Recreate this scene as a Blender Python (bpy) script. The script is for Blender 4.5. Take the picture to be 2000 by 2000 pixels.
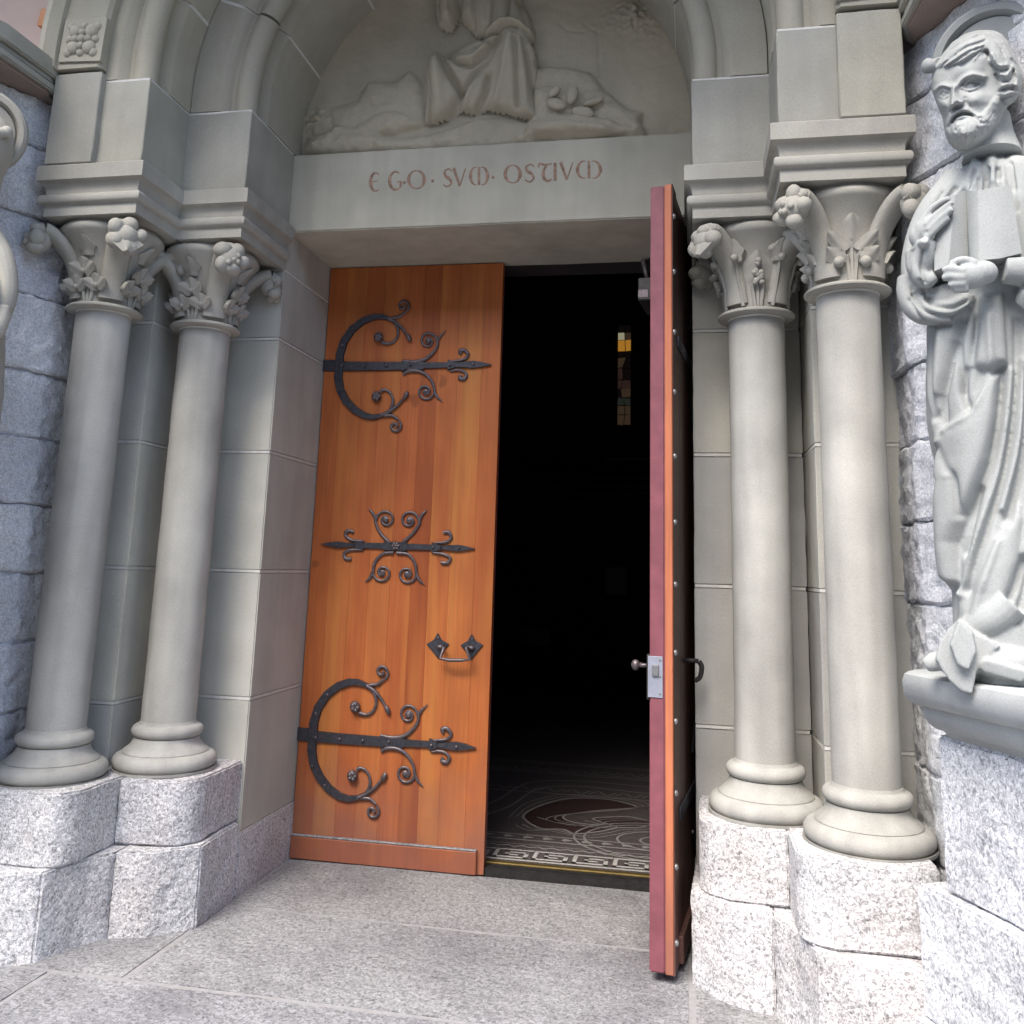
import bpy, bmesh, math, random
import numpy as np
from mathutils import Vector, Matrix, noise as mnoise
random.seed(7)
for o in list(bpy.data.objects): bpy.data.objects.remove(o)
sc = bpy.context.scene
COL = sc.collection
# ------------------------------------------------------------------ camera
CAM = Vector((0.92510, -3.91980, 1.38488))
FW = Vector((-0.18703064, 0.96440401, 0.18693432))
RT = Vector((0.98233579, 0.18477102, 0.02959849))
UP = Vector((0.00599514, -0.1891681, 0.98192642))
FPX, PY = 1796.99, 767.79
cam = bpy.data.cameras.new('camera'); camo = bpy.data.objects.new('camera', cam); COL.objects.link(camo)
camo.matrix_world = Matrix(((RT.x, UP.x, -FW.x, CAM.x), (RT.y, UP.y, -FW.y, CAM.y), (RT.z, UP.z, -FW.z, CAM.z), (0, 0, 0, 1)))
cam.sensor_width = 36; cam.lens = 36 * FPX / 2000; cam.shift_y = -(1000 - PY) / 2000
cam.clip_start = 0.05; cam.clip_end = 3000
sc.camera = camo
def ray(u, v): return FW + RT * ((u - 1000) / FPX) + UP * ((PY - v) / FPX)
def on(u, v, ax, val):
    d = ray(u, v); i = 'xyz'.index(ax); return CAM + d * ((val - CAM[i]) / d[i])
def pj(P):
    d = Vector(P) - CAM; z = d.dot(FW); return 1000 + FPX * d.dot(RT) / z, PY - FPX * d.dot(UP) / z
# ------------------------------------------------------------------ light
SUN_EL, SUN_AZ = math.radians(55), math.radians(200)   # azimuth: 180 = from the front (-y)
w = bpy.data.worlds.new('World'); sc.world = w; w.use_nodes = True
nt = w.node_tree; bg = nt.nodes['Background']
sky = nt.nodes.new('ShaderNodeTexSky'); sky.sky_type = 'NISHITA'; sky.sun_disc = False
sky.sun_elevation = SUN_EL; sky.sun_rotation = SUN_AZ; sky.air_density = 1.0; sky.dust_density = 2.4; sky.ozone_density = 0.6
nt.links.new(sky.outputs[0], bg.inputs[0]); bg.inputs[1].default_value = 0.15
sl = bpy.data.lights.new('sun', 'SUN'); sl.energy = 1.25; sl.angle = math.radians(34); sl.color = (1, 0.955, 0.885)
so = bpy.data.objects.new('sun', sl); COL.objects.link(so)
sd = Vector((math.sin(SUN_AZ) * math.cos(SUN_EL), math.cos(SUN_AZ) * math.cos(SUN_EL), math.sin(SUN_EL)))
so.rotation_euler = (-sd).to_track_quat('-Z', 'Y').to_euler(); so.location = (0, -8, 12)
vs = sc.view_settings; vs.view_transform = 'Standard'; vs.look = 'None'; vs.gamma = 1; vs.use_curve_mapping = False
vs.exposure = 1.95
sc.cycles.max_bounces = 6; sc.cycles.diffuse_bounces = 4; sc.cycles.glossy_bounces = 2; sc.cycles.transmission_bounces = 2
# ------------------------------------------------------------------ materials
MATS = {}
def mat(name, build):
    m = bpy.data.materials.new(name); m.use_nodes = True
    t = m.node_tree; b = t.nodes['Principled BSDF']
    b.inputs['Specular IOR Level'].default_value = 0.12
    build(t, b); MATS[name] = m; return m
def N(t, ty, **k):
    n = t.nodes.new(ty)
    for a, v in k.items():
        if hasattr(n, a): setattr(n, a, v)
        else: n.inputs[a.replace('_', ' ')].default_value = v
    return n
def L(t, a, b): t.links.new(a, b)
def geo(t): return N(t, 'ShaderNodeNewGeometry').outputs['Position']
def noise_(t, vec, scale, detail=4, rough=.55, dist=0):
    n = N(t, 'ShaderNodeTexNoise', Scale=scale, Detail=detail, Roughness=rough, Distortion=dist); L(t, vec, n.inputs['Vector']); return n.outputs['Fac']
def ramp(t, fac, stops, interp='LINEAR'):
    r = N(t, 'ShaderNodeValToRGB'); cr = r.color_ramp; cr.interpolation = interp
    while len(cr.elements) < len(stops): cr.elements.new(.5)
    for e, (p, c) in zip(cr.elements, stops):
        e.position = p; e.color = tuple(c) + (1,) if len(c) == 3 else c
    L(t, fac, r.inputs[0]); return r.outputs[0]
def mixc(t, fac, a, b, mode='MIX'):
    m = N(t, 'ShaderNodeMix', data_type='RGBA', blend_type=mode)
    for i, v in ((0, fac), (6, a), (7, b)):
        if isinstance(v, (int, float)): m.inputs[i].default_value = v
        elif isinstance(v, (tuple, list)): m.inputs[i].default_value = tuple(v) + (1,)
        else: L(t, v, m.inputs[i])
    return m.outputs[2]
def g(v): return (v, v, v)
def bump(t, b, h, strength, dist, prev=None):
    n = N(t, 'ShaderNodeBump', Strength=strength, Distance=dist); L(t, h, n.inputs['Height'])
    if prev: L(t, prev, n.inputs['Normal'])
    L(t, n.outputs[0], b.inputs['Normal']); return n.outputs[0]
def tint(t, col, amt, warm=.0):
    oi = N(t, 'ShaderNodeObjectInfo')
    r = ramp(t, oi.outputs['Random'], [(0, (1 - amt, 1 - amt, 1 - amt * .7)), (.5, (1, 1, 1)), (1, (1 + amt * .6, 1 + amt * .5, 1 + amt * .2 - warm))])
    return mixc(t, 1, col, r, 'MULTIPLY')

def sandstone(base, var=.1, amt=.10, bmp=.25, stain=.35):
    def f(t, b):
        P = geo(t)
        c = ramp(t, noise_(t, P, 2.2, 3, .6), [(.3, [v * (1 - var * 1.3) for v in base]), (.7, [v * (1 + var) for v in base])])
        c = mixc(t, 1, c, ramp(t, noise_(t, P, 260, 1, .7), [(.3, g(.90)), (.7, g(1.08))]), 'MULTIPLY')
        # streaks running down the stone
        mp = N(t, 'ShaderNodeMapping'); mp.inputs['Scale'].default_value = (9, 9, .8); L(t, P, mp.inputs['Vector'])
        c = mixc(t, stain, c, ramp(t, noise_(t, mp.outputs[0], 1, 2, .6), [(.35, g(.80)), (.62, g(1.05))]), 'MULTIPLY')
        # small pale knocks and chips
        sp = ramp(t, noise_(t, P, 17, 3, .7, .4), [(.70, g(0)), (.82, g(1))])
        c = mixc(t, mixf(t, sp, .10), c, (.62, .61, .57))
        b.inputs['Roughness'].default_value = .9
        L(t, tint(t, c, amt), b.inputs['Base Color'])
        n1 = bump(t, b, noise_(t, P, 300, 1, .7), bmp, .0016)
        bump(t, b, noise_(t, P, 24, 2, .6), bmp * .7, .006, n1)
    return f
def mixf(t, a, k):
    m = N(t, 'ShaderNodeMath', operation='MULTIPLY'); L(t, a, m.inputs[0]); m.inputs[1].default_value = k; return m.outputs[0]
mat('sandstone', sandstone((.36, .352, .305), .13))
mat('shaft_stone', sandstone((.41, .403, .37), .17, .04, .3, .8))
mat('carved_stone', sandstone((.38, .368, .325), .14, .05, .3, .4))
mat('jamb_stone', sandstone((.46, .452, .405), .10, .13, .22, .35))
mat('lintel_face', sandstone((.47, .445, .36), .12, .02, .25, .45))
mat('tympanum_stone', sandstone((.44, .395, .30), .10, .03, .3, .2))
mat('statue_stone', sandstone((.315, .328, .322), .12, .03, .28, .5))
mat('soffit_stone', sandstone((.30, .235, .20), .1, .03, .25, .3))
mat('band_stone', sandstone((.36, .34, .275), .1, .05, .25, .25))
mat('plinth_cap_stone', sandstone((.37, .385, .38), .10, .04, .25, .4))
def mortar_(base):
    def f(t, b):
        P = geo(t); L(t, ramp(t, noise_(t, P, 30, 4), [(.3, [v * .8 for v in base]), (.7, base)]), b.inputs['Base Color'])
        b.inputs['Roughness'].default_value = .95; bump(t, b, noise_(t, P, 200, 3), .4, .002)
    return f
mat('mortar', mortar_((.66, .645, .60)))
mat('mortar_dark', mortar_((.44, .45, .49)))
mat('mortar_floor', mortar_((.30, .295, .30)))
def granite(base, contrast, amt, bmp, cool=(1, 1, 1), scale=1., dark=.0, wear=None):
    def f(t, b):
        P = geo(t)
        n1 = noise_(t, P, 78 * scale, 3, .65, .9)
        n2 = noise_(t, P, 190 * scale, 2, .6, .3)
        c = ramp(t, n1, [(.33, [v * (1 - contrast) for v in base]), (.5, base), (.66, [min(.85, v * (1 + contrast * .75)) for v in base])])
        c = mixc(t, 1, c, ramp(t, n2, [(.3, g(.72)), (.6, g(1.12))]), 'MULTIPLY')
        c = mixc(t, 1, c, ramp(t, noise_(t, P, 3.1, 4), [(.3, [v * .80 for v in cool]), (.7, [v * 1.08 for v in cool])]), 'MULTIPLY')
        fleck = ramp(t, noise_(t, P, 34, 2, .5, .6), [(.735, g(0)), (.755, g(1))])
        c = mixc(t, mixf(t, fleck, .8), c, (.06, .06, .065))
        spot = ramp(t, noise_(t, P, 8, 3, .6, .8), [(.755, g(0)), (.78, g(1))])
        c = mixc(t, mixf(t, spot, .75), c, (.075, .075, .08))
        if wear: c = mixc(t, ramp(t, noise_(t, P, 1.7, 4, .6), [(.42, g(0)), (.66, g(.75))]), c, wear, 'MULTIPLY')
        L(t, tint(t, c, amt), b.inputs['Base Color']); b.inputs['Roughness'].default_value = .82
        k = bump(t, b, n1, bmp, .006); bump(t, b, noise_(t, P, 17 * scale, 2, .65), bmp, .02, k)
    return f
mat('granite_plinth', granite((.58, .58, .595), .58, .06, .55, scale=1.25, wear=(.88, .82, .78)))
mat('granite_paving', granite((.275, .278, .285), .48, .07, .6, scale=.9, wear=(.52, .50, .53)))
mat('granite_wall', granite((.60, .61, .635), .24, .10, .6, scale=1.1))
mat('granite_base', granite((.62, .63, .66), .5, .05, .6, scale=1.0))
def wood_(base, amt, dark=.5):
    def f(t, b):
        P = geo(t)
        oi = N(t, 'ShaderNodeObjectInfo')
        off = N(t, 'ShaderNodeVectorMath', operation='ADD'); L(t, P, off.inputs[0])
        cmb = N(t, 'ShaderNodeCombineXYZ'); k = N(t, 'ShaderNodeMath', operation='MULTIPLY'); L(t, oi.outputs['Random'], k.inputs[0]); k.inputs[1].default_value = 37
        for i in range(3): L(t, k.outputs[0], cmb.inputs[i])
        L(t, cmb.outputs[0], off.inputs[1])
        mp = N(t, 'ShaderNodeMapping'); mp.inputs['Scale'].default_value = (26, 26, .9); L(t, off.outputs[0], mp.inputs['Vector'])
        n = noise_(t, mp.outputs[0], 1.6, 6, .6, 1.0)
        c = ramp(t, n, [(.25, [v * .86 for v in base]), (.5, base), (.75, [v * 1.1 for v in base])])
        mp2 = N(t, 'ShaderNodeMapping'); mp2.inputs['Scale'].default_value = (150, 150, 3); L(t, off.outputs[0], mp2.inputs['Vector'])
        n2 = noise_(t, mp2.outputs[0], 1, 3, .6)
        c = mixc(t, 1, c, ramp(t, n2, [(.3, g(.86)), (.65, g(1.06))]), 'MULTIPLY')
        knot = ramp(t, noise_(t, off.outputs[0], 9, 1, .4), [(.74, g(0)), (.79, g(1))])
        c = mixc(t, mixf(t, knot, .5), c, [v * .35 for v in base])
        mp3 = N(t, 'ShaderNodeMapping'); mp3.inputs['Scale'].default_value = (3.2, 3.2, 1.1); L(t, P, mp3.inputs['Vector'])
        c = mixc(t, ramp(t, noise_(t, mp3.outputs[0], 1.3, 3, .6), [(.40, g(0)), (.68, g(.62))]), c, [base[0] * .56, base[1] * .46, base[2] * .5])
        mp4 = N(t, 'ShaderNodeMapping'); mp4.inputs['Scale'].default_value = (9, 9, .55); L(t, off.outputs[0], mp4.inputs['Vector'])
        c = mixc(t, ramp(t, noise_(t, mp4.outputs[0], 1.0, 2, .5), [(.55, g(0)), (.68, g(.55))]), c, [base[0] * 1.12, base[1] * 1.5, base[2] * 1.3])
        # weathering near the foot: greyish brown splash wear with an uneven edge
        sx = N(t, 'ShaderNodeSeparateXYZ'); L(t, P, sx.inputs[0])
        ad = N(t, 'ShaderNodeMath', operation='MULTIPLY_ADD'); L(t, noise_(t, P, 5, 4), ad.inputs[0]); ad.inputs[1].default_value = .7; L(t, sx.outputs[2], ad.inputs[2])
        wr = ramp(t, ad.outputs[0], [(.45, g(.55)), (.85, g(0))])
        c = mixc(t, wr, c, (.17, .085, .075))
        r = ramp(t, oi.outputs['Random'], [(0, (1 - amt, 1 - amt * 1.35, 1 - amt * 1.3)), (.5, (1, 1, 1)), (1, (1 + amt * .35, 1 + amt * 1.0, 1 + amt * .8))])
        L(t, mixc(t, 1, c, r, 'MULTIPLY'), b.inputs['Base Color'])
        b.inputs['Roughness'].default_value = .48; b.inputs['Specular IOR Level'].default_value = .3
        bump(t, b, n2, .12, .002)
    return f
mat('door_wood', wood_((.43, .122, .034), .20))
mat('near_black_wood', wood_((.055, .022, .014), .15))  # near-black brown for the open leaf's outer face and its trim
mat('door_edge_wood', wood_((.50, .17, .085), .05))
mat('dark_wood', wood_((.05, .02, .012), .1))
def simple(base, rough, metal=0, nscale=40, var=.25, bmp=.1, spec=.3):
    def f(t, b):
        P = geo(t)
        L(t, ramp(t, noise_(t, P, nscale, 4, .6), [(.3, [v * (1 - var) for v in base]), (.7, [v * (1 + var) for v in base])]), b.inputs['Base Color'])
        b.inputs['Roughness'].default_value = rough; b.inputs['Metallic'].default_value = metal; b.inputs['Specular IOR Level'].default_value = spec
        bump(t, b, noise_(t, P, nscale * 2.5, 3), bmp, .003)
    return f
mat('iron', simple((.058, .058, .068), .42, .55, 60, .35, .35, .5))
mat('iron_worn', simple((.12, .10, .105), .4, .5, 60, .35, .3, .5))
mat('red_paint', simple((.20, .066, .082), .5, 0, 14, .16, .08))
mat('steel', simple((.38, .40, .47), .42, .55, 30, .1, .05, .5))
mat('dark_metal', simple((.035, .033, .033), .5, .4, 40, .3, .1))
mat('brass', simple((.14, .10, .035), .5, .6, 30, .25, .1))
mat('stud_metal', simple((.27, .27, .27), .35, .6, 30, .2, .05, .5))
mat('letter_red', simple((.33, .215, .15), .9, 0, 45, .45, .1))
mat('brick', simple((.55, .27, .14), .9, 0, 25, .25, .3))
mat('plaster', simple((.50, .385, .33), .95, 0, 6, .06, .15))
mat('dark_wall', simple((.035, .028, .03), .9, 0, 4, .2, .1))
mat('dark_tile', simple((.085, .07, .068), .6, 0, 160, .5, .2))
mat('mosaic_red', simple((.045, .026, .024), .6, 0, 150, .5, .2))
mat('mosaic_white', simple((.26, .245, .23), .6, 0, 170, .35, .2))
mat('key_white', simple((.40, .385, .36), .6, 0, 170, .3, .2))
mat('paper', simple((.5, .49, .5), .9, 0, 30, .05, .02))
mat('far_wall', simple((.24, .23, .22), .95, 0, 3, .12, .1))
mat('roof_slate', simple((.10, .10, .11), .8, 0, 12, .2, .2))
def ground_(t, b):
    P = geo(t)
    L(t, ramp(t, noise_(t, P, .6, 6), [(.3, (.17, .165, .16)), (.7, (.24, .235, .22))]), b.inputs['Base Color']); b.inputs['Roughness'].default_value = .95
mat('ground_gravel', ground_)
def glassm(col, s):
    def f(t, b):
        b.inputs['Base Color'].default_value = tuple(v * .4 for v in col) + (1,); b.inputs['Emission Color'].default_value = tuple(col) + (1,); b.inputs['Emission Strength'].default_value = s; b.inputs['Roughness'].default_value = .3
    return f
for nm, c, s in (('glass_amber', (.85, .38, .05), .10), ('glass_pale', (.75, .7, .45), .09), ('glass_rose', (.45, .25, .20), .012), ('glass_green', (.34, .40, .32), .010), ('glass_brown', (.5, .33, .2), .016), ('glass_dim', (.2, .15, .13), .004)):
    mat(nm, glassm(c, s))
# ------------------------------------------------------------------ mesh helpers
def link(o, parent=None, label=None, cat=None, group=None, kind=None):
    if o.name not in COL.objects: COL.objects.link(o)
    if parent: o.parent = parent
    if label: o['label'] = label
    if cat: o['category'] = cat
    if group: o['group'] = group
    if kind: o['kind'] = kind
    return o
def thing(name, label, cat, group=None, loc=(0, 0, 0)):
    o = bpy.data.objects.new(name, None); o.location = loc; o.empty_display_size = .1
    return link(o, None, label, cat, group, 'thing')
def mobj(name, bm, m, parent=None, smooth=False, **k):
    me = bpy.data.meshes.new(name); bmesh.ops.recalc_face_normals(bm, faces=bm.faces[:]); bm.to_mesh(me); bm.free()
    me.materials.append(MATS[m])
    if smooth:
        for p in me.polygons: p.use_smooth = True
        if smooth is not True: me.set_sharp_from_angle(angle=math.radians(smooth))
    o = bpy.data.objects.new(name, me); return link(o, parent, **k)
def pobj(name, V, F, m, parent=None, smooth=False, **k):
    bm = bmesh.new(); vs = [bm.verts.new(v) for v in V]
    for f in F:
        try: bm.faces.new([vs[i] for i in f])
        except ValueError: pass
    return mobj(name, bm, m, parent, smooth, **k)
def bevel(bm, off, seg=1):
    if off: bmesh.ops.bevel(bm, geom=bm.edges[:], offset=off, segments=seg, affect='EDGES', clamp_overlap=True)
def boxbm(x0, x1, y0, y1, z0, z1, bev=0, seg=1, bm=None):
    nb = bmesh.new()
    bmesh.ops.create_cube(nb, size=1, matrix=Matrix.Translation(((x0 + x1) / 2, (y0 + y1) / 2, (z0 + z1) / 2)) @ Matrix.Diagonal((abs(x1 - x0), abs(y1 - y0), abs(z1 - z0), 1)))
    bevel(nb, bev, seg)
    if bm is None: return nb
    return merge(bm, nb)
def merge(bm, nb):
    me = bpy.data.meshes.new('t'); nb.to_mesh(me); nb.free(); bm.from_mesh(me); bpy.data.meshes.remove(me); return bm
def box(name, x0, x1, y0, y1, z0, z1, m, parent=None, bev=.004, seg=1, smooth=False, **k):
    bm = boxbm(x0, x1, y0, y1, z0, z1, bev, seg)
    if name in ('stone_block', 'springer_block'): roughen(bm, .0026, 11, x0 * 3 + z0 * 7, .06); smooth = 40
    return mobj(name, bm, m, parent, smooth, **k)
def prismbm(poly, z0, z1, bev=0, seg=1):
    bm = bmesh.new(); a = [bm.verts.new((x, y, z0)) for x, y in poly]; b = [bm.verts.new((x, y, z1)) for x, y in poly]; n = len(poly)
    bm.faces.new(a); bm.faces.new(b[::-1])
    for i in range(n): bm.faces.new((a[i], a[(i + 1) % n], b[(i + 1) % n], b[i]))
    bmesh.ops.recalc_face_normals(bm, faces=bm.faces[:]); bevel(bm, bev, seg); return bm
def xprismbm(poly, y0, y1, bev=0):          # poly in (x,z), extruded along y
    bm = bmesh.new(); a = [bm.verts.new((x, y0, z)) for x, z in poly]; b = [bm.verts.new((x, y1, z)) for x, z in poly]; n = len(poly)
    bm.faces.new(a); bm.faces.new(b[::-1])
    for i in range(n): bm.faces.new((a[i], a[(i + 1) % n], b[(i + 1) % n], b[i]))
    bmesh.ops.recalc_face_normals(bm, faces=bm.faces[:]); bevel(bm, bev); return bm
def roughen(bm, amp, freq, seed=0, maxlen=.05):
    """split long edges and push the surface about, for dressed stone"""
    for _ in range(5):
        es = [e for e in bm.edges if e.calc_length() > maxlen]
        if not es: break
        bmesh.ops.subdivide_edges(bm, edges=es, cuts=1, use_grid_fill=True)
    bmesh.ops.triangulate(bm, faces=[f for f in bm.faces if len(f.verts) > 4])
    bm.normal_update(); off = Vector((seed * 3.1, seed * 1.7, seed * 2.3))
    for v in bm.verts:
        d = mnoise.fractal(v.co * freq + off, 1.0, 2.0, 4)
        v.co += v.normal * d * amp
    return bm
def lathebm(prof, n=40, c=(0, 0)):
    bm = bmesh.new(); R = []
    for r, z in prof:
        R.append([bm.verts.new((c[0] + r * math.cos(2 * math.pi * i / n), c[1] + r * math.sin(2 * math.pi * i / n), z)) for i in range(n)])
    for a, b in zip(R, R[1:]):
        for i in range(n): bm.faces.new((a[i], a[(i + 1) % n], b[(i + 1) % n], b[i]))
    bm.faces.new(R[0]); bm.faces.new(R[-1]); return bm
def catmull(P, per=6):
    P = [Vector(p) for p in P]
    if len(P) < 3: return [P[0].lerp(P[-1], i / per) for i in range(per + 1)]
    Q = [P[0] * 2 - P[1]] + P + [P[-1] * 2 - P[-2]]; out = []
    for i in range(1, len(Q) - 2):
        for k in range(per):
            t = k / per; a, b, c, d = Q[i - 1:i + 3]
            out.append(.5 * ((2 * b) + (c - a) * t + (2 * a - 5 * b + 4 * c - d) * t * t + (3 * b - a - 3 * c + d) * t ** 3))
    out.append(P[-1]); return out
def sweepbm(P, R, bm=None, n=8, flat=None, up=Vector((0, -1, 0))):
    """tube along P with radii R; flat=(sx,sy): half-width along side, half-thickness along up (multiplies R)"""
    bm = bm or bmesh.new(); P = [Vector(p) for p in P]; m = len(P)
    if not hasattr(R, '__len__'): R = [R] * m
    rings = []
    for i, p in enumerate(P):
        t = (P[min(i + 1, m - 1)] - P[max(i - 1, 0)])
        t = t.normalized() if t.length > 1e-9 else Vector((1, 0, 0))
        s = t.cross(up); s = s.normalized() if s.length > 1e-6 else t.orthogonal().normalized(); u = s.cross(t)
        fx, fy = flat or (1, 1)
        rings.append([bm.verts.new(p + s * (math.cos(2 * math.pi * k / n) * R[i] * fx) + u * (math.sin(2 * math.pi * k / n) * R[i] * fy)) for k in range(n)])
    for a, b in zip(rings, rings[1:]):
        for k in range(n): bm.faces.new((a[k], a[(k + 1) % n], b[(k + 1) % n], b[k]))
    bm.faces.new(rings[0][::-1]); bm.faces.new(rings[-1]); return bm
def interp(R, m):
    xs = np.linspace(0, 1, len(R)); return list(np.interp(np.linspace(0, 1, m), xs, R))
def curvebm(P, R, bm=None, per=6, n=8, flat=None, up=Vector((0, -1, 0))):
    Q = catmull(P, per); return sweepbm(Q, interp(R if hasattr(R, '__len__') else [R, R], len(Q)), bm, n, flat, up)
def ballbm(c, r, bm=None, seg=12, rot=None):
    bm = bm or bmesh.new(); r = r if hasattr(r, '__len__') else (r, r, r)
    M = Matrix.Translation(Vector(c)) @ (rot.to_4x4() if rot else Matrix.Identity(4)) @ Matrix.Diagonal(tuple(r) + (1,))
    bmesh.ops.create_uvsphere(bm, u_segments=seg, v_segments=max(6, seg * 2 // 3), radius=1, matrix=M); return bm
def mirx(poly): return [(-x, y) for x, y in poly][::-1]

# ------------------------------------------------------------------ ground and paving
gr = box('ground', -60, 60, -90, -6.2, -.42, -.31, 'ground_gravel', bev=0, kind='structure')
pv = bpy.data.objects.new('paving', None); link(pv, kind='structure')
box('mortar_bed', -4.5, 4.5, -6.2, .53, -.3, -.0032, 'mortar_floor', pv, bev=0)
J = .0058
ys = [(-.118, .532), (-.83, -.118), (-1.56, -.83), (-2.4, -1.56), (-3.3, -2.4), (-4.2, -3.3), (-5.2, -4.2), (-6.2, -5.2)]
xs = {0: [(-.943, .945)], 1: [(-2.6, -.937), (-.937, .93), (.93, 2.6)]}
for i, (a, b) in enumerate(ys):
    cuts = xs.get(i) or ([(-4.4, -2.1), (-2.1, -.35), (-.35, 1.3), (1.3, 3.0), (3., 4.4)] if i % 2 else [(-4.4, -2.9), (-2.9, -1.2), (-1.2, .42), (.42, 2.05), (2.05, 4.4)])
    for k, (c, d) in enumerate(cuts):
        bm = boxbm(c + J, d - J, a + J, b - J, -.2, 0, .007, 2)
        if i < 3: roughen(bm, .0042, 9, i * 5 + k, .06)
        mobj('paving_slab', bm, 'granite_paving', pv, 60)
# ------------------------------------------------------------------ jambs, imposts, springers
ZJ = [.247, .793, 1.338, 1.874, 2.407, 2.745]
ZI0, ZI1, ZB = 2.745, 2.957, 3.333
g2 = .0045
def sided(s, poly): return poly if s > 0 else mirx(poly)
def sb(s, x0, x1): return (x0, x1) if s > 0 else (-x1, -x0)
SIDE = {1: 'behind the open door leaf', -1: 'beside the closed door leaf'}
def impost_profile():   # (projection, z)
    pr = [(0, 0), (0, .043), (.004, .047)]
    for k in range(7):
        a = -math.pi / 2 + math.pi * k / 6; pr.append((.006 + .016 * math.cos(a), .069 + .022 * math.sin(a)))
    pr += [(.0, .094)]
    for k in range(1, 6):
        a = math.pi / 2 * k / 5; pr.append((.026 - .026 * math.cos(a), .094 + .05 * math.sin(a)))
    pr += [(.032, .146), (.032, .207), (.027, .212), (0, .212)]
    return pr
for s in (-1, 1):
    jb = thing('portal_jamb', 'stepped grey sandstone door jamb ' + SIDE[s], 'jamb')
    for z0, z1 in zip(ZJ, ZJ[1:]):
        a, b = sb(s, .95, 1.39); box('stone_block', a, b, -.02, .66, z0 + g2, z1 - g2, 'jamb_stone', jb, .005, 2)
        a, b = sb(s, 1.394, 1.72); box('stone_block', a, b, -.345, .5, z0 + g2, z1 - g2, 'jamb_stone', jb, .005, 2)
    a, b = sb(s, .95, 1.39); box('stone_block', a, b, -.012, .66, ZI0 + g2, 2.937, 'jamb_stone', jb, .003)
    for zj in ZJ:
        a, b = sb(s, .9512, 1.385); box('mortar', a, b, -.0188, .655, zj - .0058, zj + .0058, 'mortar', jb, 0)
        a, b = sb(s, 1.3952, 1.715); box('mortar', a, b, -.3438, .49, zj - .0058, zj + .0058, 'mortar', jb, 0)
    a, b = sb(s, .945, 1.39); mobj('granite_footing', roughen(boxbm(a, b, -.03, .64, -.05, .245, .006, 2), .003, 9, s, .06), 'granite_plinth', jb, 50)
    # imposts: inner and outer, profile swept round the corner
    pr = impost_profile()
    for nm, path in (('inner', [(.95, -.006), (.95, -.46), (1.262, -.46)]), ('outer', [(1.25, -.35), (1.25, -.77), (1.668, -.77), (1.668, -.3)])):
        bm = bmesh.new(); rows = []
        dirs = []
        for i, p in enumerate(path):
            ns = []
            for q0, q1 in ((i - 1, i), (i, i + 1)):
                if 0 <= q0 and q1 < len(path):
                    d = Vector((path[q1][0] - path[q0][0], path[q1][1] - path[q0][1])).normalized(); ns.append(Vector((d.y, -d.x)))
            if len(ns) == 2: m = (ns[0] + ns[1]); m = m / max(.2, m.dot(ns[0]))
            else: m = ns[0]
            dirs.append(m)
        # outward normal: for path going forward then right, outward is to the left/front
        sgn = 1 if dirs[0].x < 0 else -1
        for (o, z) in pr:
            rows.append([bm.verts.new((s * (p[0] + sgn * d.x * o), p[1] + sgn * d.y * o, ZI0 + z)) for p, d in zip(path, dirs)])
        for r0, r1 in zip(rows, rows[1:]):
            for i in range(len(path) - 1): bm.faces.new((r0[i], r0[i + 1], r1[i + 1], r1[i]))
        # close the underside, top and back with inner points
        ip = [(path[-1][0], -.006)] if nm == 'inner' else [(path[-1][0] - .02, .1), (1.25, .1)]
        for rr, z in ((rows[0], ZI0), (rows[-1], ZI0 + pr[-1][1])):
            ex = [bm.verts.new((s * x, y, z)) for x, y in ip]
            try: bm.faces.new(rr + ex)
            except ValueError: pass
        mobj('impost_moulding', bm, 'carved_stone', jb, 35)
    a, b = sb(s, .95, 1.256); box('springer_block', a, b, -.46, -.004, ZI1 + .002, ZB - .003, 'sandstone', jb, .004)
    a, b = sb(s, 1.25, 1.47); box('springer_block', a, b, -.77, .1, ZI1 + .002, ZB - .003, 'sandstone', jb, .004)
    a, b = sb(s, 1.455, 1.672); box('springer_block', a, b, -.802, -.2, ZI1 + .002, ZB + .03, 'sandstone', jb, .004)
    a, b = sb(s, .953, 1.6); box('mortar', a, b, -.456, -.01, ZB - .01, ZB + .004, 'mortar', jb, 0)
    a, b = sb(s, 1.2535, 1.46); box('mortar', a, b, -.7665, -.4, ZB - .01, ZB + .004, 'mortar', jb, 0)
# ------------------------------------------------------------------ granite plinths under the columns
UPI = [(.962, .02), (.958, -.36), (1.0, -.43), (1.06, -.455), (1.2505, -.47), (1.2505, .02)]
UPO = [(1.2515, -.2), (1.2515, -.70), (1.285, -.765), (1.34, -.785), (1.652, -.79), (1.652, -.2)]
LOI = [(.945, -.035), (.93, -.375), (1.055, -.50), (1.193, -.545), (1.193, -.035)]
LOO = [(1.194, -.2), (1.194, -.545), (1.25, -.64), (1.30, -.80), (1.40, -.85), (1.655, -.88), (1.655, -.2)]
for s in (-1, 1):
    pl = thing('granite_plinth', 'pale speckled granite plinth under the column pair ' + SIDE[s], 'plinth')
    for k, (poly, z0, z1) in enumerate(((UPI, .2995, .538), (UPO, .2945, .543), (LOI, -.06, .298), (LOO, -.06, .293))):
        bm = prismbm(sided(s, poly), z0, z1, .007, 2); roughen(bm, .006, 12, k + 3 * s, .034)
        mobj('plinth_stone', bm, 'granite_plinth', pl, 50)
    bm = prismbm(sided(s, [(.975, .0), (.972, -.35), (1.06, -.44), (1.26, -.45), (1.27, -.69), (1.35, -.765), (1.62, -.77), (1.62, 0)]), -.05, .52)
    mobj('mortar', bm, 'mortar_dark', pl)
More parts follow.
